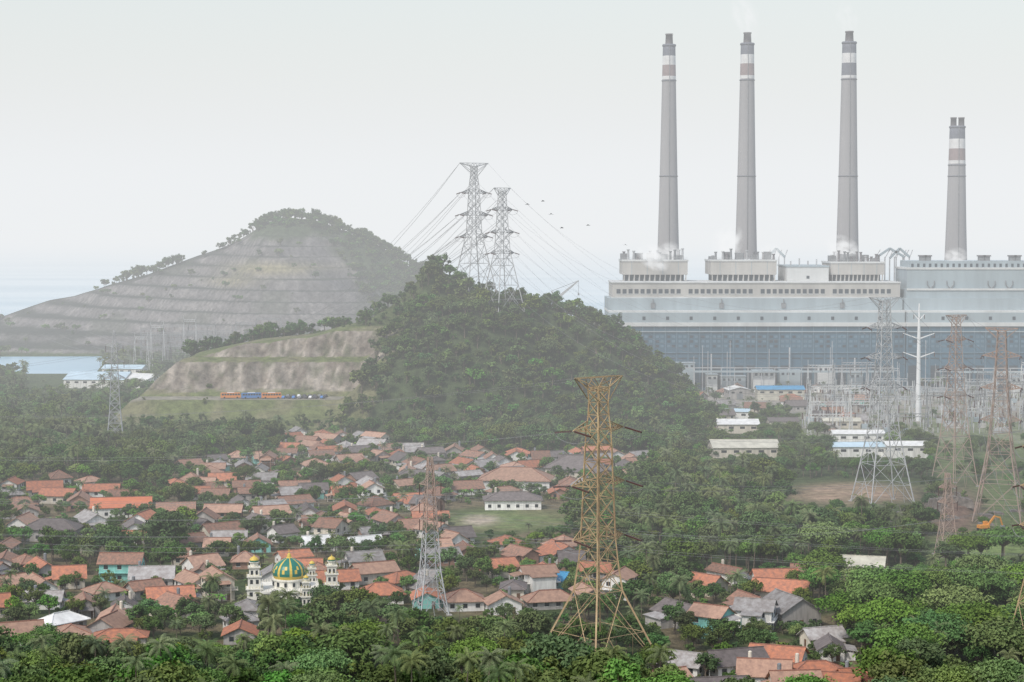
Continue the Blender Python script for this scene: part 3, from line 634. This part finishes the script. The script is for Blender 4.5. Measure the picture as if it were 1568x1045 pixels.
fgt=tower("transmission_tower",x0,y0,[(0,12.0),(20,4.3),(31,3.1),(60,2.2),(66,1.6),(71,1.9)],[(33,8.5,2.6),(46.5,9,2.6),(60,8.5,2.6)],R(40),'rust',.36,.15,ins='tension',top=(73.5,7.6,3),il=6.5)
x1,y1=G(658,942); occ.append((x1,y1,6)); clears.append((x1,y1,6,18))
t2=tower("transmission_tower",x1,y1,[(0,4.2),(12,2.4),(38,1.0),(45,.6)],[(27,3.2,1.5),(32,3.2,1.5),(37,3.2,1.5)],R(20),'steel',.24,.12,kt='rust2',ins='hang')
x2,y2=G(174,690); t3=tower("transmission_tower",x2,y2,[(0,4.5),(20,2.6),(50,1.2),(60,.3)],[(36,5,2),(44,4.6,2),(52,4.2,2)],R(10),'steel',.28,.15); occ.append((x2,y2,6))
hx,hy=X(726,1180),1180; zt=Z(250,1180); Hh=zt-h1(hx,hy)
t4=tower("transmission_tower",hx,hy,[(0,9.5),(Hh-42,3.4),(Hh-14,2.2),(Hh-6,1.4),(Hh-2,1.6)],[(Hh-44,10,2.6),(Hh-31,10,2.6),(Hh-18,9,2.6)],R(32),'steel',.42,.2,ins='tension',top=(Hh,9.6,3.4),karm='steeld',il=5)
hx2,hy2=X(769,1150),1150; zt2=Z(288,1150); H2=zt2-h1(hx2,hy2)
t5=tower("transmission_tower",hx2,hy2,[(0,9.5),(H2-36,3.2),(H2-10,1.9),(H2-2,1.6)],[(H2-38,8.5,2.4),(H2-26,8.5,2.4),(H2-13,7.5,2.4)],R(36),'steel',.40,.19,ins='tension',top=(H2,5.6,2.6),karm='steeld',il=5)
x6,y6=G(1355,772); t6=tower("transmission_tower",x6,y6,[(0,9.5),(26,5.0),(55,2.6),(81,1.6)],[(46,8,2.6),(58,8,2.6),(70,7.5,2.6)],R(15),'steel',.34,.17,ins='tension',top=(82.5,6.5,3)); occ.append((x6,y6,13))
x7,y7=G(1465,745); t7=tower("transmission_tower",x7,y7,[(0,7.0),(26,3.8),(50,2.2),(72,1.2)],[(38,6.5,2.5),(50,6.5,2.5),(62,6,2.5)],R(30),'rust2',.3,.15,ins='tension',top=(73,5.5,3)); occ.append((x7,y7,8))
x8,y8=G(1535,800); t8=tower("transmission_tower",x8,y8,[(0,9.0),(28,4.2),(50,2.4),(72,1.4)],[(38,7.5,2.5),(50,7.5,2.5),(62,7,2.5)],R(-20),'rust2',.3,.15,ins='tension',top=(73,6,3)); occ.append((x8,y8,10))
x9,y9=G(1612,1010); t9=tower("transmission_tower",x9,y9,[(0,8.0),(22,4.0),(40,2.4),(60,1.2)],[(34,8,2.5),(44,8,2.5),(54,7.5,2.5)],R(10),'rust',.26,.14,ins='tension'); occ.append((x9,y9,8))
x10,y10=G(1455,850); t10=tower("transmission_tower",x10,y10,[(0,3.2),(10,2.0),(22,1.0),(28,.6)],[(18,3.5,1.5),(23,3.2,1.5)],R(10),'rust2',.24,.13); occ.append((x10,y10,5)); clears.append((x10,y10,5,20))
M['polew']=mat("white_painted_steel",(.68,.69,.70),.5,.1,.2)
px_,py_=G(1408,645); b=MB(); hp=Z(465,py_)
b.lathe([(1.5,-1),(1.3,hp*.3),(.9,hp*.75),(.35,hp)],0,0,16,'polew')
for f,La in ((.70,9),(.54,9),(.86,3)):
    for s in (-1,1):
        b.beam((0,0,hp*f),(s*La,0,hp*f+3.2),.75,'polew',.35); b.beam((s*La,0,hp*f+3.2),(s*La,0,hp*f+.6),.35,'ins')
b.build("transmission_monopole",(px_,py_,h1(px_,py_)))
def portal(b,x,y,w,h,k,t,z):
    for s in (-1,1):
        b.beam((x+s*w/2-1.2,y,z-1),(x+s*w/2,y,z+h),t,k); b.beam((x+s*w/2+1.2,y,z-1),(x+s*w/2,y,z+h),t,k)
        for q in np.linspace(.1,.9,6): b.beam((x+s*w/2-1.2*(1-q),y,z+h*q),(x+s*w/2+1.2*(1-q-.12),y,z+h*(q+.1)),t*.5,k)
        b.beam((x+s*w/2,y,z+h),(x+s*w/2,y,z+h+3.5),t*.6,k)
    b.beam((x-w/2,y,z+h),(x+w/2,y,z+h),t,k); b.beam((x-w/2,y,z+h-1.6),(x+w/2,y,z+h-1.6),t,k)
    n=int(w/2); 
    for i in range(n): xx=x-w/2+i*w/n; b.beam((xx,y,z+h-1.6),(xx+w/n,y,z+h),t*.5,k)
    for i in range(3): xx=x-w/3+i*w/3; b.beam((xx,y,z+h-1.6),(xx,y,z+h-4.6),t*.8,'ins')
random.seed(5)
b=MB()
for y in np.arange(1060,1330,27):
    xx=X(1240,y)
    while xx<X(1640,y):
        w=random.choice((16,20,22)); 
        if random.random()<.75: portal(b,xx+w/2,y+random.uniform(-6,6),w,random.choice((11,14,18,22)),random.choice(('steel','steeld','steel','pwhite')),.34,0)
        xx+=w+random.choice((0,0,6))
    for i in range(30):
        x=random.uniform(X(1235,y),X(1620,y)); yy=y+random.uniform(4,22); hh=random.uniform(3,10)
        b.beam((x,yy,0),(x,yy,hh*.55),.4,'steel'); b.beam((x,yy,hh*.55),(x,yy,hh),.5,random.choice(('ins','pwhite','steel')))
        if i%3==0: b.box(x-2,yy-1.5,0,x+2,yy+1.5,2.6,random.choice(('pgrey','steel','pcream'))); b.beam((x-1.2,yy,2.6),(x-1.2,yy,4.6),.4,'ins'); b.beam((x+1.2,yy,2.6),(x+1.2,yy,4.6),.4,'ins')
for i in range(12):
    px=random.uniform(1010,1568); y=random.uniform(1260,1330); b.beam((X(px,y),y,0),(X(px,y),y,random.uniform(18,40)),.35,'steel')
b.build("switchyard_gantries")
b=MB()
for y in np.arange(1600,1765,20):
    xx=X(215,y)
    while xx<X(420,y):
        w=random.choice((18,22,24)); portal(b,xx+w/2,y,w,random.choice((14,18,21)),'steeld',.45,max(0,h1(xx+w/2,y))); xx+=w
for px,y,hh in ((240,1560,34),(215,1540,26),(290,1620,36)):
    portal(b,X(px,y),y,10,hh,'steel',.4,0)
b.build("switchyard_gantries")
# ------------------------------------------------------------ power lines
b=MB()
def wire(a,c,sag,t=.1,n=14):
    prev=None
    for i in range(n+1):
        u=i/n; p=Vector(a).lerp(Vector(c),u)+Vector((0,0,-4*sag*u*(1-u)))
        if prev is not None: b.beam(prev,p,t,'wire')
        prev=p
def link(A,B,sag,t=.1):
    for p,q in zip(A,B): wire(p,q,sag,t)
gl=[Vector((X(170+30*i,1620+12*i),1620+12*i,16)) for i in range(8)]
link(t4,gl,30,.13); link(t5,[g+Vector((18,30,0)) for g in gl],30,.13); link(t4,[g+Vector((-30,60,6)) for g in gl],36,.11); link(t5,[g+Vector((-60,20,4)) for g in gl],38,.11)
gr=[Vector((X(1245+28*i,1300),1300,16)) for i in range(8)]
link(t5,gr,38,.05); link(t4,t6,34,.06)
link(fgt,[Vector((X(1750,560)+i*3,560,40+(i//2)*10)) for i in range(8)],6,.05)
link(fgt,[Vector((-330+i*3,610,34+(i//2)*10)) for i in range(8)],11,.05)
link(t6,[Vector((X(1500,1180)+i*4,1180,17)) for i in range(8)],8,.07); link(t7,[Vector((X(1560,1180)+i*4,1180,17)) for i in range(8)],8,.07)
link(t8,t9,5,.06); link(t7,t8,3,.06)
link(t2,[Vector((-300+i*2,640,22+(i//2)*5)) for i in range(6)],6,.045); link(t2,[Vector((330+i*2,520,22+(i//2)*5)) for i in range(6)],8,.045)
link(t3,gl[:6],6,.07); link(t3,[Vector((-420,760,30+(i//2)*6)) for i in range(6)],6,.06)
b.build("power_lines")
# ------------------------------------------------------------ mosque
M['mdome']=mat("dome_green_tiles",(.015,.16,.12),.35,.2,2,spec=.4); M['mgold']=mat("dome_gold_tiles",(.58,.42,.08),.45,.15,2,spec=.4); M['mwall']=mat("mosque_wall",(.70,.68,.61),.85,.2,.5,streak=True); M['mred']=mat("mosque_trim",(.55,.48,.22),.7,.1,1)
b=MB()
def dome(b,cx,cy,z,r,n,ks):
    pr=[(r*.93,z),(r*1.0,z+r*.18),(r*1.03,z+r*.36),(r*.98,z+r*.6),(r*.86,z+r*.8),(r*.66,z+r*.98),(r*.42,z+r*1.12),(r*.2,z+r*1.22),(r*.06,z+r*1.32)]
    b.lathe(pr,cx,cy,n,'mgold',ks=ks)
    b.lathe([(.14*r,z+r*1.28),(.1*r,z+r*1.45),(.03*r,z+r*1.5),(.02*r,z+r*1.75)],cx,cy,8,'mgold')
b.box(-8,-8,-1,8,8,4.8,'mwall'); b.box(-8.6,-8.6,4.802,8.6,8.6,5.3,'mwall')
for s in (-1,1):
    for i in range(5):
        q=-6.4+i*3.2; b.box(q-.75,s*8-.06,1,q+.75,s*8+.06,3.6,'win'); b.box(s*8-.06,q-.75,1,s*8+.06,q+.75,3.6,'win')
        b.box(q-1,s*8-.12,3.602,q+1,s*8+.12,3.9,'mwall'); b.box(s*8-.12,q-1,3.602,s*8+.12,q+1,3.9,'mwall')
for i in range(23):
    q=-8.4+i*.76
    for s in (-1,1): b.box(q-.12,s*8.45-.1,5.302,q+.12,s*8.45+.1,6.1,'mwall'); b.box(s*8.45-.1,q-.12,5.302,s*8.45+.1,q+.12,6.1,'mwall')
b.lathe([(4.7,5.3),(4.7,7.4),(5.0,7.4),(5.0,7.9),(4.4,7.9)],0,0,24,'mwall')
for i in range(12):
    a=2*math.pi*(i+.5)/12; b.beam((4.72*math.cos(a),4.72*math.sin(a),5.9),(4.72*math.cos(a),4.72*math.sin(a),7.0),.7,'win')
dome(b,0,0,7.9,4.8,40,lambda i,j:'mgold' if (i%5==0 or j==0 or j==7 or (j in(2,3) and (i%5)==(2 if j==2 else 3))) else 'mdome')
def minaret(b,cx,cy,ht,w):
    z=-1; 
    for k,(zf,wf) in enumerate(((.38,1),(.62,.86),(.80,.70))):
        z1=ht*zf; ww=w*wf/2; b.box(cx-ww,cy-ww,z,cx+ww,cy+ww,z1,'mwall')
        b.box(cx-ww-.35,cy-ww-.35,z1+.002,cx+ww+.35,cy+ww+.35,z1+.35,'mwall')
        for s in (-1,1):
            for o in (-.45,.45):
                b.box(cx+o*ww-.22*ww,cy+s*(ww+.03)-.03,z1-1.9,cx+o*ww+.22*ww,cy+s*(ww+.03)+.03,z1-.7,'win'); b.box(cx+s*(ww+.03)-.03,cy+o*ww-.22*ww,z1-1.9,cx+s*(ww+.03)+.03,cy+o*ww+.22*ww,z1-.7,'win')
        for q in np.linspace(-1,1,6):
            for s in (-1,1): b.box(cx+q*(ww+.25)-.05,cy+s*(ww+.25)-.05,z1+.352,cx+q*(ww+.25)+.05,cy+s*(ww+.25)+.05,z1+1.0,'mred'); b.box(cx+s*(ww+.25)-.05,cy+q*(ww+.25)-.05,z1+.352,cx+s*(ww+.25)+.05,cy+q*(ww+.25)+.05,z1+1.0,'mred')
        z=z1+.352
    b.lathe([(w*.27,z),(w*.27,z+ht*.07),(w*.36,z+ht*.075),(w*.36,z+ht*.085)],cx,cy,8,'mwall')
    dome(b,cx,cy,z+ht*.086,w*.30,18,lambda i,j:'mdome' if j<2 else 'mgold')
minaret(b,-10.2,-4,14.8,4.3); minaret(b,12.5,2,13.4,3.8); minaret(b,4.6,-8.7,9.8,2.5); minaret(b,7,9,11,2.8)
b.build("mosque",(mosx,mosy,h1(mosx,mosy)),R(8))
# ------------------------------------------------------------ vehicles, crane, excavator, birds
M['busor']=mat("bus_orange",(.6,.22,.06),.4,.1,1); M['busbl']=mat("bus_blue",(.08,.2,.45),.4,.1,1); M['carw']=mat("car_white",(.7,.7,.7),.35); M['cark']=mat("car_dark",(.06,.06,.07),.35); M['tyre']=mat("tyre",(.02,.02,.02),.9); M['exc']=mat("excavator_orange",(.6,.25,.04),.5,.2,1)
def wheel(b,x,y,r):
    vs=[];n=12
    for s in (-.13,.13):
        for i in range(n): a=6.2832*i/n; vs.append((x+r*math.cos(a),y+s,r+r*math.sin(a)))
    b.add(vs,[tuple(range(n)),tuple(range(n,2*n))]+[(i,(i+1)%n,n+(i+1)%n,n+i) for i in range(n)],'tyre')
def bus(x,y,rz,k):
    b=MB()
    b.add([(-5.5,-1.25,.4),(5.4,-1.25,.4),(5.4,1.25,.4),(-5.5,1.25,.4),(-5.5,-1.25,1.6),(5.5,-1.25,1.6),(5.5,1.25,1.6),(-5.5,1.25,1.6),(-5.4,-1.15,3.1),(5.1,-1.15,3.1),(5.1,1.15,3.1),(-5.4,1.15,3.1)],
      [(0,1,5,4),(1,2,6,5),(2,3,7,6),(3,0,4,7),(4,5,9,8),(5,6,10,9),(6,7,11,10),(7,4,8,11),(8,9,10,11)],k)
    for s in (-1,1):
        for i in range(7): b.add([(-4.9+i*1.45,s*1.255,1.7),(-3.7+i*1.45,s*1.255,1.7),(-3.7+i*1.45,s*1.19,2.7),(-4.9+i*1.45,s*1.19,2.7)],[(0,1,2,3)],'win')
        for wx in (-3.4,3.6): wheel(b,wx,s*1.15,.5)
    b.add([(5.52,-1.1,1.5),(5.52,1.1,1.5),(5.2,1.05,2.85),(5.2,-1.05,2.85)],[(0,1,2,3)],'win'); b.box(-2,-.8,3.102,2,.8,3.35,'carw')
    b.build("parked_bus",(x,y,h1(x,y)+.05),rz)
def car(x,y,rz,k):
    b=MB()
    pr=[(-2.1,.35),(-2.15,.85),(-1.9,1.0),(-1.3,1.5),(.5,1.5),(1.15,1.0),(2.0,.85),(2.15,.35)]
    vs=[(p,s*(.82 if z<1.2 else .68),z) for s in (-1,1) for p,z in pr]; n=len(pr)
    b.add(vs,[tuple(range(n)),tuple(range(n,2*n))]+[(i,(i+1)%n,n+(i+1)%n,n+i) for i in range(n)],k)
    for s in (-1,1):
        b.add([(-1.6,s*.835,1.02),(.95,s*.835,1.02),(.45,s*.72,1.42),(-1.2,s*.72,1.42)],[(0,1,2,3)],'win')
        for wx in (-1.3,1.35): wheel(b,wx,s*.78,.33)
    b.add([(1.13,-.68,1.04),(1.13,.68,1.04),(.56,.6,1.47),(.56,-.6,1.47)],[(0,1,2,3)],'win')
    b.build("parked_car",(x,y,h1(x,y)+.04),rz)
random.seed(9)
for px,k in ((352,'busor'),(384,'busbl'),(415,'busor')): bus(X(px,1091),1091+random.uniform(-1,1),R(random.uniform(2,14)),k)
for i in range(16): car(X(434+i*4.2,1092)+random.uniform(-.3,.3),1090+7*(i%2),R(80)+random.uniform(-.1,.1),random.choice(['carw','cark','steel','cark','busbl','steeld']))
b=MB(); cx,cy=X(852,1420),1420
for wx in (-4,-1.5,1.5,4):
    for s in (-1,1): wheel(b,wx,s*1.4,.9)
b.box(-6,-1.5,1,6,1.5,2.4,'exc'); b.box(-5,-1.6,2.402,-1,1.6,6,'carw'); b.box(1.5,-1.3,2.402,4,1.3,5,'exc'); b.box(1.6,-1.35,3.4,3.2,-1.301,4.6,'win')
tip=Vector((X(886,1420)-cx,0,Z(430,1420))); b.beam((0,0,5),(0,0,Z(462,1420)),2.6,'steel',1.8); b.beam((0,0,Z(458,1420)),tip,2.2,'steel',.9); b.beam((0,0,Z(462,1420)),(-3.5,0,Z(446,1420)),1.0,'steel'); b.beam((-3.5,0,Z(446,1420)),tip,.3,'wire'); b.beam(tip,tip+Vector((0,0,-9)),.25,'wire'); b.box(tip.x-.6,-.6,tip.z-10.5,tip.x+.6,.6,tip.z-9,'steeld')
b.build("construction_crane",(cx,cy,0))
def excav(x,y,rz):
    b=MB()
    for s in (-1,1):
        pr=[(-2.2,.5),(-1.9,.95),(1.9,.95),(2.2,.5),(1.9,.05),(-1.9,.05)]; vs=[(p,s*1.25+o,z) for o in (-.3,.3) for p,z in pr]
        b.add(vs,[tuple(range(6)),tuple(range(6,12))]+[(i,(i+1)%6,6+(i+1)%6,6+i) for i in range(6)],'tyre')
    b.box(-2.3,-1.3,1.05,1.6,1.3,2.2,'exc'); b.box(.2,.2,2.202,1.7,1.2,3.4,'exc'); b.box(.3,1.201,2.5,1.6,1.23,3.25,'win')
    b.beam((1.2,-.3,1.8),(4.2,-.3,5.2),.6,'exc'); b.beam((4.2,-.3,5.2),(6.4,-.3,4.6),.5,'exc'); b.beam((6.4,-.3,4.8),(7.6,-.3,1.6),.45,'exc'); b.box(7,-.9,.4,8.2,.3,1.7,'steeld')
    b.build("excavator",(x,y,h1(x,y)),rz)
xx,yy=G(1512,812); excav(xx,yy,R(20)); clears.append((xx,yy,10,30))
M['birdk']=mat("bird_feathers",(.04,.04,.045),.9)
for px,py,s in ((806,313,1),(845,328,.9),(862,349,.9),(902,345,.8),(957,375,.8),(833,308,.8)):
    b=MB()
    b.lathe([(.02,-.0),(.12*s,.15),(.14*s,.4),(.1*s,.6),(.07*s,.75),(.01,.85)],0,0,8,'birdk')
    for q in (-1,1):
        b.add([(0,0,.55),(0,0,.25),(q*.6*s,-.25,.3),(q*.65*s,-.28,.6)],[(0,1,2,3)],'birdk'); b.add([(q*.6*s,-.25,.3),(q*.65*s,-.28,.6),(q*1.35*s,-.05,.35)],[(0,1,2)],'birdk')
    b.add([(-.03,0,.05),(.03,0,.05),(.15,0,-.25),(-.15,0,-.25)],[(0,1,2,3)],'birdk')
    o=b.build("bird",(X(px,600),600,Z(py,600))); o.rotation_euler=(R(80),0,R(random.uniform(-60,60)))
# ------------------------------------------------------------ vegetation scatter
random.seed(33)
items=[]
cell={}
for a,b_,c in occ:
    for i in range(int((a-c-8)//16),int((a+c+8)//16)+1):
        for j in range(int((b_-c-8)//16),int((b_+c+8)//16)+1): cell.setdefault((i,j),[]).append((a,b_,c))
def nearocc(x,y,r):
    for a,b_,c in cell.get((int(x//16),int(y//16)),()):
        if (a-x)**2+(b_-y)**2<(c*.85+r)**2: return True
    return False
EN=[(-200,950),(60,960),(170,980),(360,985),(385,930),(420,905),(480,892),(560,885),(600,925),(660,948),(700,935),(850,938),(880,955),(960,945),(1000,940),(1045,985),(1120,1020),(1230,1030),(1260,960),(1300,880),(1568,860),(1800,850)]
ENx=[e[0] for e in EN]; ENy=[e[1] for e in EN]
y=425.0
while y<1760:
    step=6.5 if y<1040 else 8.5
    hwid=.257*y+70; x=-hwid
    while x<hwid:
        xx=x+random.uniform(-3,3); yy=y+random.uniform(-3,3); x+=step
        z=h1(xx,yy) if yy>1000 else 0.0
        if yy>1012 and z>1.5: continue
        if z<-1: continue
        px=PX(xx,yy); py=float(PY(yy))
        if px>925 and yy>1335: continue
        if px>1215 and 1010<yy<1340 and random.random()<.93: continue
        if yy>1330 and -60<xx<200: continue
        if yy>1340 and 40<px<150: continue
        if yy>1380 and px<420 and (random.random()<.7 if px>40 else random.random()<.3): continue
        if px>1430 and 640<py<860 and random.random()<.8: continue
        if 1200<px<1425 and 735<py<785: continue
        if 680<px<875 and 774<py<824: continue
        if px>1040 and 1180<yy<1335 and random.random()<.5: continue
        vil=inpoly(px,py,V1) or inpoly(px,py,V2) or inpoly(px,py,V3)
        if nearocc(xx,yy,1.2 if vil else 3.5): continue
        low=1.0
        for (ax,ay,aw,al) in clears:
            if abs(xx-ax*(yy/ay))<aw and ay-al<yy<ay+3: low=.4
        if 1200<px<1425 and 785<=py<812: low=.45
        if 1430<px<1560 and 790<py<850: low=.4
        if 680<px<875 and 824<=py<840: low=.5
        if px>1040 and 850<yy<1330: low*=.75
        if yy>1230 and 40<px<150: low*=.6
        if vil:
            g_=gap(xx,yy); r=random.random()
            if r<.15: continue
            if g_: k=random.choices([0,1,2,3,4,12,9,8,11],[3,3,1,1.5,3,2,1,.7,1])[0]; s=random.uniform(.5,.9)
            else:
                k=random.choices([6,7,11,4,1,9,3,12],[3,2.6,2,2.2,1.8,1,.8,1.4])[0]; s=random.uniform(.6,1.1) if k in(6,7,11) else random.uniform(.42,.72)
        else:
            frontv=inpoly(px,py-12,V1) or inpoly(px,py-12,V3) or inpoly(px,py-12,V2)
            pal=.30 if (950<px<1280 and 760<py<900) or (px<300 and py<740) else .12
            if px<420 and py>985: pal=.28
            if random.random()<pal: k=random.choice([8,9,10]); s=random.uniform(.7,1.05)
            else:
                k=random.choices([0,1,2,3,4,12,11,6],[3,3,3,2,3,2.2,1.4,.6])[0]; s=random.uniform(.5,1.25)
                if px>1230 and 860<py<1060 and random.random()<.34: k=5; s=random.uniform(.8,1.15)
                elif py>985 and random.random()<.10: k=5; s=random.uniform(.6,.85)
            if frontv: s*=.62
            if py>1010: s*=1.12
        if py>870:
            lim=float(np.interp(px,ENx,ENy))
            if py>lim+6:
                jit=random.uniform(-22,8) if k in(8,9,10) else random.uniform(-12,18)
                mx=(py-lim-jit)*yy/F; s=min(s,max(.28,mx/HT[k]))
                if s<.4 and k in(0,1,2,3,4,5,8,9,10,12): k=random.choice((6,7,11,6)); s=min(max(.5,mx/HT[k]),1.1)
        if yy>1150 and k in(0,1,2,12): k=random.choice((13,14))
        items.append((xx,yy,z-.2,k,s*low))
    y+=step
scatter("plain_woodland_trees",items); print("plain",len(items))
items=[]; y=1018.0
while y<1215:
    x=-260
    while x<140:
        xx=x+random.uniform(-2.5,2.5); yy=y+random.uniform(-2.5,2.5); x+=5.6; z=h1(xx,yy)
        if z<1.5: continue
        cut=(xx<-70+(yy-1130)*.3) and yy<1188
        if cut:
            if z<54 and not(yy<1068) and random.random()<.98: continue
            if z>54 and random.random()<.3: continue
            k=random.choice([16,7,16,14] if z>54 or yy<1068 else [16,16,7]); s=random.uniform(.5,1.1)
            if yy<1068: s*=.7
        else:
            k=random.choices([0,13,14,3,15,12,7,6,9],[2,3,3,2,2,2,2,1.2,.5])[0]; s=random.uniform(.45,1.1)
            if random.random()<.04: s=1.4
        items.append((xx,yy,z-.3,k,s))
    y+=5.6
scatter("hillside_forest_trees",items); print("hill",len(items))
items=[]
for i in range(9000):
    xx=random.uniform(-640,130); yy=random.uniform(1745,2020); z=h1(xx,yy)
    if z<2: continue
    fr=float(np.interp(xx,FCx,FCz)); rel=z/max(fr,1)
    right=xx+(z-50)*.9>-140
    crest=rel>.97
    p=.85 if right or z>106 else (.5 if crest and fr>45 else .02)
    if random.random()>p: continue
    if crest and not right and z<104:
        if float(vnoise(np.array([xx]),np.array([0.0]),22)[0])<.38: continue
    items.append((xx,yy,z-.5,random.choice([16,16,13,14,15]) if not crest else random.choice([13,14,16,13]),random.uniform(.5,1.0) if not crest else random.uniform(.7,1.35)))
scatter("quarry_hill_trees",items); print("far",len(items))
# ------------------------------------------------------------ atmosphere haze (absorbing volume over land and sea; its emission stands in for scattered light)
m=bpy.data.materials.new("emissive_haze"); m.use_nodes=True; N=m.node_tree.nodes; L=m.node_tree.links
for nn in list(N): N.remove(nn)
o=N.new("ShaderNodeOutputMaterial"); ab=N.new("ShaderNodeVolumeAbsorption"); em=N.new("ShaderNodeEmission"); ad=N.new("ShaderNodeAddShader")
SIG=3.0e-4; ab.inputs["Color"].default_value=(0,0,0,1); ab.inputs["Density"].default_value=SIG
em.inputs["Color"].default_value=(.855,.875,.89,1); em.inputs["Strength"].default_value=SIG
L.new(ab.outputs[0],ad.inputs[0]); L.new(em.outputs[0],ad.inputs[1]); L.new(ad.outputs[0],o.inputs["Volume"]); M['haze']=m
b=MB(); b.box(-20000,450,-30,20000,60000,600,'haze'); b.build("haze")
# ------------------------------------------------------------ world, sun, camera
SE=math.radians(50); AZ=math.radians(215)
w=bpy.data.worlds.new("World"); scene.world=w; w.use_nodes=True; N=w.node_tree.nodes; L=w.node_tree.links
sk=N.new("ShaderNodeTexSky"); sk.sky_type='NISHITA'; sk.sun_disc=False; sk.sun_elevation=SE; sk.sun_rotation=AZ; sk.dust_density=3; sk.air_density=1.5; sk.ozone_density=2.5
hs=N.new("ShaderNodeHueSaturation"); hs.inputs["Saturation"].default_value=.9; L.new(sk.outputs[0],hs.inputs["Color"])
L.new(hs.outputs[0],N["Background"].inputs[0]); N["Background"].inputs[1].default_value=.15; hs.inputs["Value"].default_value=1.22
sun=bpy.data.lights.new("sun","SUN"); sun.energy=2.4; sun.angle=math.radians(5); sun.color=(1,.95,.88)
so=bpy.data.objects.new("sun",sun); scene.collection.objects.link(so)
sd=Vector((math.sin(AZ)*math.cos(SE),math.cos(AZ)*math.cos(SE),math.sin(SE))); so.rotation_euler=sd.to_track_quat('Z','Y').to_euler()
cam=bpy.data.cameras.new("camera"); cam.lens=70; cam.sensor_width=36; cam.clip_end=200000; cam.clip_start=1
co=bpy.data.objects.new("camera",cam); co.location=(0,0,CH); co.rotation_euler=(math.pi/2-TH,0,0); scene.collection.objects.link(co); scene.camera=co
scene.view_settings.view_transform='Standard'; scene.view_settings.look='None'; scene.view_settings.exposure=0
